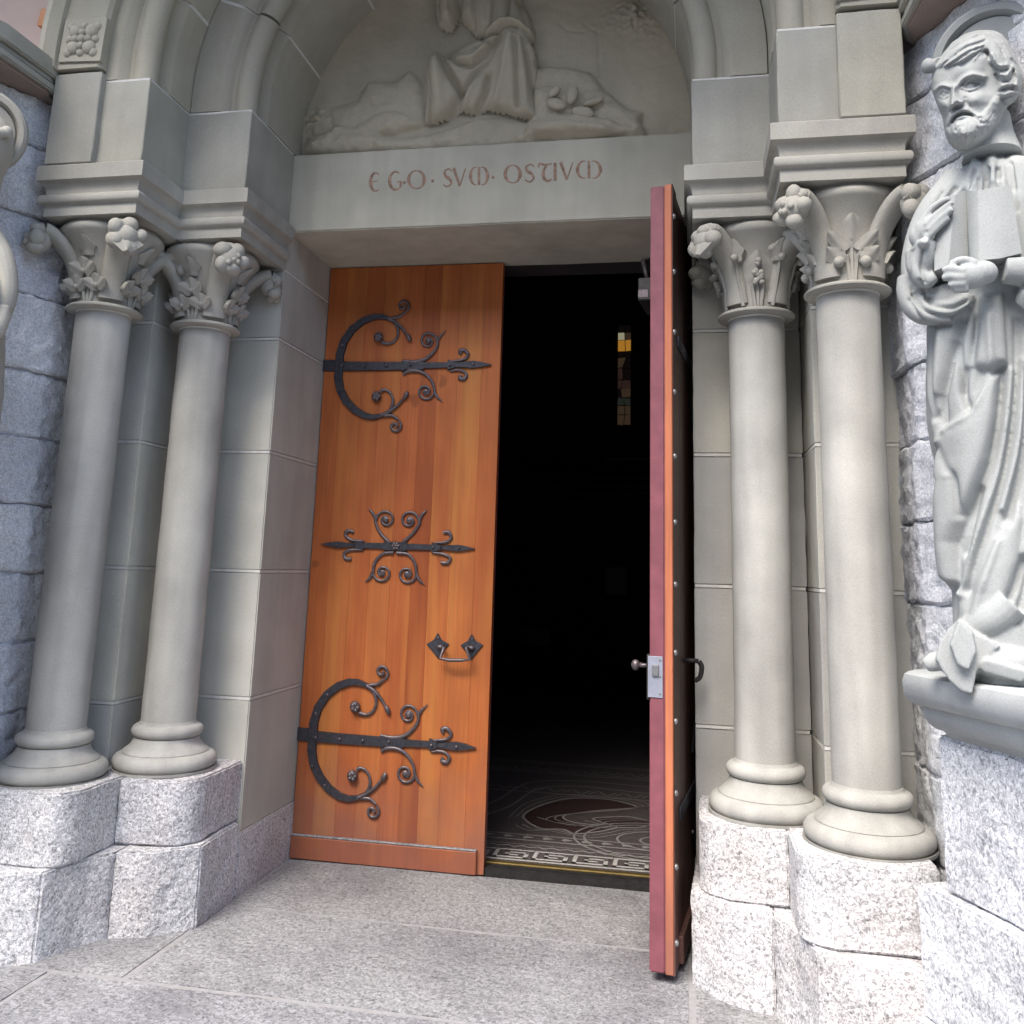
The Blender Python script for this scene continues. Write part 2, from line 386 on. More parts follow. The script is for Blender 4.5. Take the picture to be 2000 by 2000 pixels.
# ------------------------------------------------------------------ columns
def attic_base():
    pr = [(.205, .538), (.208, .55)]
    for k in range(9):
        a = -math.pi / 2 + math.pi * k / 8; pr.append((.168 + .037 * math.cos(a), .573 + .034 * math.sin(a)))
    pr += [(.170, .609), (.166, .616), (.150, .627), (.138, .640), (.131, .655), (.129, .664)]
    for k in range(8):
        a = -math.pi / 2 + math.pi * k / 7; pr.append((.116 + .026 * math.cos(a), .689 + .025 * math.sin(a)))
    pr += [(.114, .717), (.111, .726)]
    return pr
def leafbm(c, out, up, w, h, bm, curl=.3, lobes=3):
    """lobed leaf: a thick cupped sheet at c, facing out, pointing up"""
    out = Vector(out).normalized(); up = Vector(up).normalized(); side = up.cross(out)
    nu, nv = 9, 9; G = []
    for i in range(nu):
        row = []
        for j in range(nv):
            u = i / (nu - 1) * 2 - 1; v = j / (nv - 1)
            wd = w * (math.sin(math.pi * min(1, .12 + v * .86)) ** .6) * (1 + .20 * math.cos(v * lobes * 2 * math.pi))
            bend = -h * .10 + curl * h * v * v - .22 * w * u * u + .05 * w * math.cos(u * 5)
            row.append(Vector(c) + side * (u * wd) + up * (v * h) + out * bend)
        G.append(row)
    t = .012
    for sgn in (1, -1):
        vs = [[bm.verts.new(p + out * (t if sgn > 0 else -t)) for p in r] for r in G]
        for i in range(nu - 1):
            for j in range(nv - 1): bm.faces.new((vs[i][j], vs[i + 1][j], vs[i + 1][j + 1], vs[i][j + 1]))
        if sgn > 0: top = vs
        else: bot = vs
    def rim(a, b):
        for k in range(len(a) - 1): bm.faces.new((a[k], a[k + 1], b[k + 1], b[k]))
    rim(top[0], bot[0]); rim(top[-1], bot[-1]); rim([r[0] for r in top], [r[0] for r in bot]); rim([r[-1] for r in top], [r[-1] for r in bot])
    return bm
def capital(col, c, var, rnd):
    z0 = 2.402
    bell = []
    for k in range(15):
        t = k / 14; bell.append((.114 + .012 * t + .073 * t ** 3.2, z0 + t * .292))
    bell += [(.203, 2.699), (.209, 2.708), (.209, 2.722), (.203, 2.731), (.19, 2.733), (.19, 2.747)]
    cap = mobj('capital', lathebm(bell, 48, c), 'carved_stone', col, 40)
    mobj('necking', lathebm([(.118, 2.384), (.142, 2.386), (.150, 2.393), (.150, 2.399), (.142, 2.406), (.120, 2.412)], 48, c), 'carved_stone', col, 40)
    C = Vector((c[0], c[1], 0)); Z = Vector((0, 0, 1))
    for q in range(4):
        a = math.pi / 4 + q * math.pi / 2; d = Vector((math.cos(a), math.sin(a), 0)); sd = Vector((-d.y, d.x, 0))
        bm = bmesh.new()
        P = [C + d * .108 + Z * 2.43, C + d * .122 + Z * 2.52, C + d * .150 + Z * 2.60, C + d * .205 + Z * 2.668, C + d * .262 + Z * 2.700, C + d * .292 + Z * 2.680]
        curvebm(P, [.040, .037, .037, .040, .040, .030], bm, 5, 12, (1.35, .8), d)
        # drooping head: knob of petals and berries
        K = C + d * .280 + Z * 2.652; r = rnd.uniform(1.2, 1.38)
        ballbm(K, .040 * r, bm, 12)
        for j in range(5):
            an = j * 2 * math.pi / 5 + rnd.uniform(-.25, .25)
            off = sd * math.cos(an) * .036 * r + Z * (math.sin(an) * .036 * r)
            ballbm(K + off * rnd.uniform(.85, 1.15) + d * .010, (.026 * r * rnd.uniform(.8, 1.2), .026 * r * rnd.uniform(.8, 1.2), .026 * r * rnd.uniform(.75, 1.15)), bm, 12)
        if (q + var) % 2:
            for j in range(4): ballbm(K + d * .046 + sd * rnd.uniform(-.022, .022) + Z * rnd.uniform(-.03, .012), .0125, bm, 8)
        else:
            leafbm(K + d * .024 + Z * .060, d + Z * .3, -Z + d * .15, .048 * r, .105 * r, bm, .12, 3)
        mobj('crocket', bm, 'carved_stone', cap, 55)
        # sprig between the crockets, on the flat of the bell
        a2 = q * math.pi / 2; e = Vector((math.cos(a2), math.sin(a2), 0)); t2 = Vector((-e.y, e.x, 0))
        bm = bmesh.new()
        if var == 2:      # grapes on a vine leaf
            leafbm(C + e * .122 + Z * 2.475, e, Z + e * .18, .072, .155, bm, .12, 3)
            for k in range(15):
                v = rnd.random(); ballbm(C + e * (.142 + .022 * v) + t2 * rnd.uniform(-.018, .018) * (1.25 - v) + Z * (2.50 + v * .085), .0115, bm, 8)
            stems = ((0, 2.56), (-.018, 2.50), (.018, 2.50))
            for sg in (-1, 1):
                leafbm(C + e * .150 + t2 * sg * .085 + Z * 2.585, e + t2 * sg * .5, Z, .033, .085, bm, .35, 2)
                ballbm(C + e * .166 + t2 * sg * .09 + Z * 2.595, .016, bm, 8)
                curvebm([C + e * .115 + t2 * sg * .055 + Z * 2.415, C + e * .122 + t2 * sg * .07 + Z * 2.50, C + e * .150 + t2 * sg * .085 + Z * 2.60], [.008, .007], bm, 4, 6)
        elif var == 3:    # three pointed leaves over two clovers
            leafbm(C + e * .128 + Z * 2.53, e, Z + e * .22, .040, .115, bm, .15, 1)
            for sg in (-1, 1):
                leafbm(C + e * .130 + t2 * sg * .022 + Z * 2.515, e + t2 * sg * .25, Z + t2 * sg * .9 + e * .2, .030, .085, bm, .2, 1)
                leafbm(C + e * .122 + t2 * sg * .032 + Z * 2.470, e + t2 * sg * .3, Z + t2 * sg * .9 + e * .1, .034, .072, bm, .3, 3)
                ballbm(C + e * .134 + t2 * sg * .045 + Z * 2.475, (.02, .02, .02), bm, 8)
            stems = ((0, 2.56), (-.014, 2.50), (.014, 2.50))
        else:             # trefoils: two low, one high
            for (du, dz, sz) in ((-.046, 2.475, 1), (.046, 2.478, 1), (rnd.uniform(-.012, .012), 2.535, 1.15)):
                o = C + e * (.126 + (dz - 2.47) * .30) + t2 * du + Z * dz
                for an in (-1.05, 0, 1.05):
                    upv = Z * math.cos(an) + t2 * math.sin(an) + e * .22
                    leafbm(o + e * .004 - Z * .008, e + t2 * math.sin(an) * .25, upv, .028 * sz, .052 * sz, bm, .22, 1)
                ballbm(o + e * .012 - Z * .004, (.011, .011, .011), bm, 8)
            leafbm(C + e * .150 + Z * 2.60, e, Z + e * .35, .038, .075, bm, .4, 2)
            stems = ((0, 2.545), (-.02, 2.48), (.02, 2.48))
        for du, zt in stems:
            curvebm([C + e * .116 + t2 * du * .6 + Z * 2.412, C + e * .122 + t2 * du + Z * (zt - .03), C + e * .134 + t2 * du * 1.3 + Z * zt], [.0085, .007], bm, 4, 6)
        mobj('leaf_sprig', bm, 'carved_stone', cap, 55)
SPEC = [(-1, 1.198, -.243, 0, 'slender round column nearest the closed door leaf, clover leaves carved on its capital'),
        (-1, 1.497, -.546, 1, 'round column beside the rough granite wall on the closed-leaf side, clover capital'),
        (1, 1.198, -.243, 2, 'round column with grapes and vine leaves on its capital'),
        (1, 1.497, -.546, 3, 'round column with pointed leaf sprigs on its capital, next to the statue with the book')]
for s, x, y, var, lab in SPEC:
    c = (s * x, y); rnd = random.Random(var + 11)
    col = thing('stone_column', lab, 'column', 'columns flanking the church door')
    mobj('shaft', lathebm([(.1085, .722)] + [(.1085 + .0008 * math.sin(k * 1.7), .722 + 1.664 * k / 20) for k in range(1, 20)] + [(.1085, 2.385)], 56, c), 'shaft_stone', col, 40)
    mobj('base', lathebm(attic_base(), 56, c), 'shaft_stone', col, 50)
    mobj('mortar_joint', lathebm([(.1095, 2.378), (.111, 2.381), (.111, 2.3865), (.10, 2.387)], 48, c), 'mortar', col)
    capital(col, c, var, rnd)
# ------------------------------------------------------------------ lintel with its inscription
WL, Z0, Z1 = .95, 2.938, 3.3355
lt = thing('lintel', 'long stone lintel carved with a Latin inscription above the door', 'lintel')
bm = boxbm(-WL - .012, WL + .012, 0, .60, Z0, Z1, .006, 2); roughen(bm, .0016, 6, 3, .10)
mobj('lintel_stone', bm, 'lintel_face', lt, 40)
def zl(x, y): return 500 + x * .4658, y * .4658
def letter(strokes, x0, x1, base, top):
    """strokes in a unit box -> ribbons on the lintel face"""
    bm = bmesh.new()
    for st, wd in strokes:
        pts = [on(*zl(x0 + (x1 - x0) * a, base + (top - base) * b), 'y', -.0012) for a, b in st]
        Q = catmull(pts, 7) if len(pts) > 2 else [pts[0].lerp(pts[1], k / 4) for k in range(5)]
        sweepbm(Q, interp([v * .0052 for v in wd], len(Q)), bm, 6, (1, .25))
    mobj('letter', bm, 'letter_red', lt)
arc = lambda a0, a1, cx=.5, cy=.5, rx=.5, ry=.5, n=9: [(cx + rx * math.cos(math.radians(a0 + (a1 - a0) * k / (n - 1))), cy + ry * math.sin(math.radians(a0 + (a1 - a0) * k / (n - 1)))) for k in range(n)]
E_ = [(arc(55, 305, .55), (.6, 1.7, .6)), ([(.12, .5), (.8, .55)], (.7, .5))]
G_ = [(arc(55, 310, .5), (.6, 1.7, .7)), ([(.62, .42), (.9, .42), (.84, .1)], (.6, 1.2, .9))]
O_ = [(arc(90, 270, .5), (.4, 1.7, .4)), (arc(90, -90, .5), (.4, 1.7, .4))]
S_ = [([(.9, .85), (.6, 1), (.2, .85), (.3, .6), (.7, .42), (.82, .18), (.45, 0), (.08, .12)], (.6, .8, 1.5, .8, .6))]
V_ = [([(.02, 1), (.5, 0)], (1.4, 1.0)), ([(.5, 0), (.98, 1)], (.6, .6))]
M_ = [(arc(80, 280, .3, .5, .28), (.4, 1.6, .4)), ([(.5, 1), (.5, .0)], (1.2, 1.2)), (arc(100, -100, .68, .5, .3), (.4, 1.6, .4))]
T_ = [([(.0, .78), (.1, .98), (.5, .92), (1, .98)], (.7, 1.1, .7)), ([(.62, .92), (.38, .55), (.42, .15), (.72, 0), (.98, .12)], (1, 1.5, .7))]
I_ = [([(.5, 1), (.5, 0)], (1.3, 1.3))]
D_ = [(arc(0, 360, .5, .5, .3, .3, 7), (.7, .7))]
LET = [(E_, 478, 522), (G_, 560, 612), (D_, 617, 628, 1), (O_, 640, 706), (D_, 735, 747, 1), (S_, 782, 826), (V_, 828, 880), (M_, 898, 972), (D_, 988, 1000, 1), (O_, 1045, 1108), (S_, 1124, 1172), (T_, 1184, 1240), (I_, 1246, 1262), (V_, 1276, 1330), (M_, 1346, 1446)]
for e in LET:
    xm = (e[1] + e[2]) / 2; base = 801 - (xm - 495) * .0595; top = base - 76 + (xm - 495) * .004
    if len(e) == 4: base, top = base - 22, base - 34
    letter(e[0], e[1], e[2], base, top)
# ------------------------------------------------------------------ tympanum relief
SPR, STILT = ZB, .09
ty = thing('tympanum', 'half-round relief panel with a robed seated figure above the lintel', 'relief')
def zc(P):                                  # relief point -> coordinates of the sketch grid
    u, v = pj(P); return (u - 780) / .26915, v / .26915
def pdist(px, py, poly, closed=True, lim=None):
    if lim:                                   # only look near the line
        q = np.array(poly); m = (px > q[:, 0].min() - lim) & (px < q[:, 0].max() + lim) & (py > q[:, 1].min() - lim) & (py < q[:, 1].max() + lim)
        d = np.full(px.shape, 1e6); i = np.zeros(px.shape, bool); d[m], i[m] = pdist(px[m], py[m], poly, closed); return d, i
    return pdist_(px, py, poly, closed)
def pdist_(px, py, poly, closed=True):
    """distance to polyline, and inside mask, vectorised"""
    P = np.array(poly, float); n = len(P); d = np.full(px.shape, 1e9); ins = np.zeros(px.shape, bool)
    for i in range(n if closed else n - 1):
        a, b = P[i], P[(i + 1) % n]; ab = b - a; L2 = max(ab @ ab, 1e-9)
        t = np.clip(((px - a[0]) * ab[0] + (py - a[1]) * ab[1]) / L2, 0, 1)
        d = np.minimum(d, np.hypot(px - a[0] - t * ab[0], py - a[1] - t * ab[1]))
        if closed:
            c = ((a[1] > py) != (b[1] > py)) & (px < (b[0] - a[0]) * (py - a[1]) / (b[1] - a[1] + 1e-12) + a[0]); ins ^= c
    return d, ins
def proj_arr(X, Y, Z):
    D = [X - CAM.x, Y - CAM.y, Z - CAM.z]; dz = sum(D[i] * FW[i] for i in range(3))
    return 1000 + FPX * sum(D[i] * RT[i] for i in range(3)) / dz, PY - FPX * sum(D[i] * UP[i] for i in range(3)) / dz
def vnoise(X, Z, f, seed=0, oct=4):
    out = np.empty(X.shape)
    it = np.nditer(X, flags=['multi_index'])
    for _ in it:
        i = it.multi_index; out[i] = mnoise.fractal(Vector((X[i] * f, Z[i] * f, seed)), 1, 2, oct)
    return out
YT = .075
nx, nz = 240, 160
X, Zg = np.meshgrid(np.linspace(-.965, .965, nx), np.linspace(Z1 + .001, Z1 + 1.12, nz), indexing='ij')
U, V = proj_arr(X, np.full(X.shape, YT - .05), Zg); CX, CY = (U - 780) / .26915, V / .26915
nz1 = vnoise(X, Zg, 9, 1); nz2 = vnoise(X, Zg, 28, 4, 3)
def dome(poly, H, w, grid=None):
    d, ins = pdist(CX, CY, poly); return np.where(ins, H * (1 - np.exp(-d / w)), 0), ins
def stroke(poly, A, w): d, _ = pdist(CX, CY, poly, False); return A * np.exp(-(d / w) ** 2)
def keep(mask): return mask
def grid_obj(name, H, mask, parent, m, back=.0, sm=True):
    idx = -np.ones(X.shape, int); V_, F_ = [], []
    for i in range(nx):
        for j in range(nz):
            if mask[i, j]: idx[i, j] = len(V_); V_.append((X[i, j], YT - H[i, j], Zg[i, j]))
    for i in range(nx - 1):
        for j in range(nz - 1):
            q = (idx[i, j], idx[i + 1, j], idx[i + 1, j + 1], idx[i, j + 1])
            if min(q) >= 0: F_.append(q)
    return pobj(name, V_, F_, m, parent, sm)
arch_in = (np.hypot(X, np.maximum(0, Zg - SPR - STILT)) < .962)
H0 = .004 * nz1 + .0015 * nz2
for pl_, a, wd in (([(1160, 130), (1210, 175), (1330, 190)], -.006, 9), ([(1330, 120), (1370, 160), (1480, 205)], -.005, 8), ([(1430, 190), (1440, 350), (1450, 520)], -.009, 7), ([(1290, 380), (1290, 440)], -.006, 7), ([(1820, 450), (1930, 420)], -.004, 7),
                   ([(-690, 200), (-420, -60)], -.003, 6), ([(-180, 760), (-330, 640), (-180, 520), (-40, 560), (60, 480)], -.006, 9)):
    H0 = H0 + stroke(pl_, a, wd)
fol = np.exp(-((CX - 1720) / 170) ** 2 - ((CY - 90) / 120) ** 2); H0 = H0 + fol * (.018 + .05 * np.abs(nz2))
fol2 = np.exp(-((CX + 640) / 130) ** 2 - ((CY - 870) / 110) ** 2); H0 = H0 + fol2 * (.012 + .045 * np.abs(nz2))
rock = np.zeros(X.shape)
for poly, H, wd in (([(960, 455), (1200, 452), (1380, 490), (1430, 545), (1490, 635), (1640, 745), (1770, 790), (1755, 860), (1810, 965), (1500, 1000), (900, 1020)], .040, 26),
                    ([(960, 640), (1090, 612), (1310, 665), (1500, 632), (1640, 745), (1790, 900), (1790, 1000), (960, 1010)], .022, 30),
                    ([(-740, 1120), (-700, 1000), (-480, 900), (-260, 905), (-130, 960), (0, 975), (230, 940), (540, 830), (770, 830), (1000, 880), (1300, 830), (1500, 870), (1700, 930), (1880, 1000), (1880, 1080), (0, 1120)], .055, 38),
                    ([(-520, 760), (-330, 690), (-250, 560), (-110, 560), (60, 470), (150, 560), (180, 880), (-100, 960), (-500, 960)], .030, 34),
                    ([(-330, 890), (-150, 800), (-20, 790), (110, 850), (160, 900), (-40, 960), (-300, 960)], .022, 24),
                    ([(840, 985), (900, 930), (1100, 905), (1500, 940), (1600, 985), (1200, 1060), (850, 1060)], .022, 16)):
    rock = rock + dome(poly, H, wd)[0]
rock = rock + np.clip(rock * 18, 0, 1) * (.010 * nz1 + .006 * nz2)
grid_obj('relief_panel', H0 + rock, arch_in, ty, 'tympanum_stone')
# seated figure: one continuous high-relief surface
low = [(155, 892), (172, 760), (190, 640), (182, 500), (225, 425), (300, 395), (430, 352), (600, 268), (740, 228), (830, 218), (930, 255), (990, 340), (1010, 500), (985, 640), (1005, 860), (900, 852), (760, 812), (640, 790), (540, 822), (440, 800), (350, 852), (240, 885)]
tor = [(400, -330), (405, 0), (420, 120), (540, 250), (640, 270), (860, 270), (985, 300), (978, 180), (940, 80), (890, 0), (880, -330), (800, -420), (480, -420)]
slv = [(290, -230), (250, 0), (248, 100), (270, 190), (350, 228), (405, 195), (440, 60), (470, -200)]
hd = [(640 + 120 * math.cos(k * .5236), -520 + 165 * math.sin(k * .5236)) for k in range(12)]
hand = [(300, -330), (330, -400), (400, -420), (430, -330), (420, -220), (320, -210)]
FH = np.zeros(X.shape); FM = np.zeros(X.shape, bool)
for poly, H, wd in ((low, .075, 32), (tor, .085, 42), (slv, .105, 30), (hd, .12, 45), (hand, .06, 25)):
    h, i = dome(poly, H, wd); FH = np.maximum(FH, h); FM |= i
knee1 = np.exp(-((CX - 270) / 95) ** 2 - ((CY - 520) / 190) ** 2) * .060
knee2 = np.exp(-((CX - 830) / 120) ** 2 - ((CY - 400) / 230) ** 2) * .062
FH = FH + (knee1 + knee2) * np.clip(FH * 30, 0, 1)
for poly, a, wd in (([(318, 440), (380, 560), (455, 675)], -.055, 24), ([(345, 405), (440, 470), (530, 485), (620, 400), (730, 270)], -.040, 20), ([(725, 320), (600, 500), (455, 690), (360, 840)], -.040, 26),
                    ([(858, 330), (862, 560), (858, 770)], -.034, 14), ([(650, 560), (620, 690), (560, 800)], -.040, 20), ([(930, 400), (965, 600), (990, 760)], -.026, 13), ([(222, 470), (228, 640), (215, 860)], -.034, 13),
                    ([(820, 300), (770, 520), (700, 760)], .016, 26), ([(295, 430), (300, 640), (290, 840)], .012, 34), ([(895, 340), (920, 560), (930, 820)], .018, 16), ([(560, 590), (500, 720), (460, 790)], .018, 22), ([(420, 440), (540, 430), (640, 340)], .020, 18),
                    ([(440, 362), (600, 300), (740, 252), (830, 240), (930, 290), (990, 430)], .024, 13), ([(590, 272), (700, 205), (790, 180), (880, 205), (960, 240)], .026, 18), ([(600, 300), (740, 232), (860, 226)], -.03, 9),
                    ([(690, -200), (690, 40), (678, 190)], -.024, 12), ([(800, -200), (800, 20), (798, 170)], -.028, 10), ([(540, -100), (545, 60), (545, 200)], -.020, 14), ([(470, -60), (440, 60), (425, 180)], -.030, 10), ([(610, -100), (615, 180)], .012, 18), ([(745, -100), (740, 170)], .012, 18), ([(870, 20), (900, 120), (930, 240)], -.018, 16),
                    ([(290, 40), (300, 150), (350, 200)], -.020, 14), ([(350, 0), (360, 120)], .014, 16)):
    FH = FH + stroke(poly, a, wd) * np.clip(FH * 40, 0, 1)
d, _ = pdist(CX, CY, low); 
FM2 = FM & arch_in
base = H0 + rock
FHt = np.maximum(FH, .0) + base * .3 + .0012 * nz2
grid_obj('seated_figure', FHt, FM2, ty, 'tympanum_stone')
for (x, y, a, lx, ly) in ((1125, 665, -40, 62, 34), (1140, 755, 20, 85, 48), (1255, 690, -75, 80, 46), (1335, 815, 15, 95, 48), (1410, 735, -15, 90, 30), (1165, 890, -50, 55, 26)):
    p = on(780 + x * .26915, y * .26915, 'y', YT - .085); k = .26915 / 470
    bm = bmesh.new(); ballbm(p, (lx * k, .016, ly * k), bm, 14, Matrix.Rotation(math.radians(a), 3, 'Y'))
    mobj('carved_leaf', bm, 'tympanum_stone', ty, True)
# ------------------------------------------------------------------ arch orders
def arch_pts(r, n):
    """springing, short stilt, half circle"""
    P = [(r, SPR), (r, SPR + STILT)]
    for k in range(1, n): a = math.pi * k / n; P.append((r * math.cos(a), SPR + STILT + r * math.sin(a)))
    return P + [(-r, SPR + STILT), (-r, SPR)]
def arch_frame(s):         # s in [0,1] along the arch -> (centre x, centre z, dir x, dir z) so that point = c + r*dir ; stilt handled by z shift
    tot = math.pi + 2 * STILT
    d = s * tot
    if d < STILT: return (0, SPR + d, 1, 0)
    if d > tot - STILT: return (0, SPR + (tot - d), -1, 0)
    a = d - STILT; return (0, SPR + STILT, math.cos(a), math.sin(a))
def order_profile(ri, re, yf, yb):
    """(r, y) section: soffit, groove, roll at the corner, groove, face"""
    p = [(re, yb), (ri, yb), (ri, yf + .162), (ri + .004, yf + .152), (ri + .036, yf + .122)]
    for k in range(12):
        a = math.radians(112 + 226 * k / 11); p.append((ri + .056 + .050 * math.cos(a), yf + .056 + .050 * math.sin(a)))
    p += [(ri + .122, yf + .036), (ri + .152, yf + .004), (ri + .162, yf), (re, yf)]
    return p
def sweep_arch(prof, s0, s1, n):
    bm = bmesh.new(); rings = []
    for k in range(n + 1):
        cx, cz, dx, dz = arch_frame(s0 + (s1 - s0) * k / n)
        rings.append([bm.verts.new((cx + r * dx, y, cz + r * dz)) for r, y in prof])
    m = len(prof)
    for a, b in zip(rings, rings[1:]):
        for i in range(m): bm.faces.new((a[i], a[(i + 1) % m], b[(i + 1) % m], b[i]))
    bm.faces.new(rings[0]); bm.faces.new(rings[-1]); return bm
for nm, ri, re, yf, yb, nv, lab in (('in', .95, 1.245, -.46, .12, 7, 'inner round arch with a rolled edge, framing the carved tympanum'), ('out', 1.25, 1.47, -.77, -.05, 9, 'outer round arch with a rolled edge, in front of the inner arch')):
    ar = thing('arch_order', lab, 'arch', 'arch orders over the church door')
    pr = order_profile(ri, re, yf, yb)
    for k in range(nv):
        e = .0019; mobj('voussoir', sweep_arch(pr, k / nv + (e if k else .002), (k + 1) / nv - (e if k < nv - 1 else .002), 9), 'band_stone', ar, 38)
    core = [(re - .002, yb - .01), (ri + .002, yb - .01), (ri + .002, yf + .172), (ri + .010, yf + .162), (ri + .046, yf + .134), (ri + .06, yf + .06), (ri + .125, yf + .048), (ri + .168, yf + .002), (re - .002, yf + .002)]
    mobj('mortar', sweep_arch(core, .003, .997, 40), 'mortar', ar)
hm = thing('hood_arch', 'plain outermost stone arch band carrying square carved rosettes', 'arch')
hp = [(1.75, -.55), (1.455, -.55), (1.455, -.80), (1.47, -.815), (1.655, -.815), (1.66, -.835), (1.70, -.86), (1.75, -.83)]
for k in range(11): mobj('voussoir', sweep_arch(hp, k / 11 + .0012 + (.012 if k == 0 else 0), (k + 1) / 11 - .0012 - (.012 if k == 10 else 0), 7), 'band_stone', hm, 38)
for s_ in (.042, .19, .345, .5, .655, .81, .958):
    cx, cz, dx, dz = arch_frame(s_); d = Vector((dx, 0, dz)); t = Vector((-dz, 0, dx)); c = Vector((cx, -.822, cz)) + d * 1.548
    bm = bmesh.new(); rr = random.Random(int(s_ * 100))
    for a in range(4):
        an = math.pi / 4 + a * math.pi / 2; e = d * math.cos(an) + t * math.sin(an)
        ballbm(c + e * .052, (.032, .024, .032), bm, 10); ballbm(c + e * .084 + Vector((0, .004, 0)), (.022, .020, .022), bm, 8)
        e2 = d * math.cos(an + math.pi / 4) + t * math.sin(an + math.pi / 4)
        ballbm(c + e2 * .060 + Vector((0, .004, 0)), (.020, .022, .020), bm, 8); ballbm(c + e2 * .030 - Vector((0, .008, 0)), (.017, .016, .017), bm, 8)
    ballbm(c, (.022, .028, .022), bm, 10)
    q = [c + d * .098 * i + t * .098 * j for i, j in ((-1, -1), (1, -1), (1, 1), (-1, 1))]
    nb = xprismbm([(p.x, p.z) for p in q], -.825, -.80); merge(bm, nb)
    mobj('rosette', bm, 'band_stone', hm, 50)
# ------------------------------------------------------------------ upper wall of pink plaster with a toothed brick edge
uw = thing('upper_wall', 'pink plastered wall above the portal with orange brick edging', 'wall')
RO = 1.752
bm = bmesh.new(); n = 48
pi_, po = [], []
for k in range(n + 1):
    cx, cz, dx, dz = arch_frame(k / n); x, z = cx + RO * dx, cz + RO * dz
    pi_.append((x, z))
    sc_ = min(4.2 / max(abs(dx), 1e-6), 3.9 / max(abs(dz), 1e-6)); ox, oz = dx * sc_, cz + dz * sc_
    po.append((max(-4.2, min(4.2, ox)), max(cz, min(7.3, oz))))
va = [bm.verts.new((x, -.70, z)) for x, z in pi_]; vb = [bm.verts.new((x, -.70, z)) for x, z in po]
vc = [bm.verts.new((x, -.2, z)) for x, z in pi_]; vd = [bm.verts.new((x, -.2, z)) for x, z in po]
for k in range(n):
    for A, B in ((va, vb), (vc, vd), (va, vc), (vb, vd)):
        bm.faces.new((A[k], A[k + 1], B[k + 1], B[k]))
mobj('plaster', bm, 'plaster', uw)
nb_ = 64
for k in range(nb_):
    L_ = .115 if k % 2 else .07
    mobj('brick', sweep_arch([(RO + .002, -.735), (RO + L_, -.735), (RO + L_, -.6), (RO + .002, -.6)], k / nb_ + .0013, (k + 1) / nb_ - .0013, 2), 'brick', uw)
fb = thing('added_sky_block', 'plain grey building front facing the church across the square', 'building')  # added unseen block, keeps low sky light off the tympanum and arches
box('wall', -32, 32, -19, -17, -.32, 8.5, 'far_wall', fb, 0)
bm = xprismbm([(-32.4, 8.5), (32.4, 8.5), (31, 10.5), (-31, 10.5)], -20, -16.6); mobj('roof', bm, 'roof_slate', fb)
for i in range(-9, 10):
    for z in (1.0, 4.6): box('window', i * 3.2 - .6, i * 3.2 + .6, -17.0, -16.94, z, z + 1.9, 'dark_metal', fb, .02)
pr_ = thing('added_shade_roof', 'slate covered timber porch roof sheltering the portal from above', 'roof')  # added roof out of view, its eave set to darken the upper portal
def roofz(y): return 4.82 + (y + 2.15) * .62
for nm, x0, x1, t0, t1, m in [('roof_slope', -3.4, 3.4, .10, .16, 'roof_slate')] + [('rafter', x - .06, x + .06, -.06, .098, 'dark_wood') for x in (-3.2, -1.6, 0, 1.6, 3.2)]:
    bm = boxbm(x0, x1, -2.15, -.72, 0, 1)
    for v in bm.verts: v.co.z = roofz(v.co.y) + (t1 if v.co.z > .5 else t0)
    mobj(nm, bm, m, pr_)
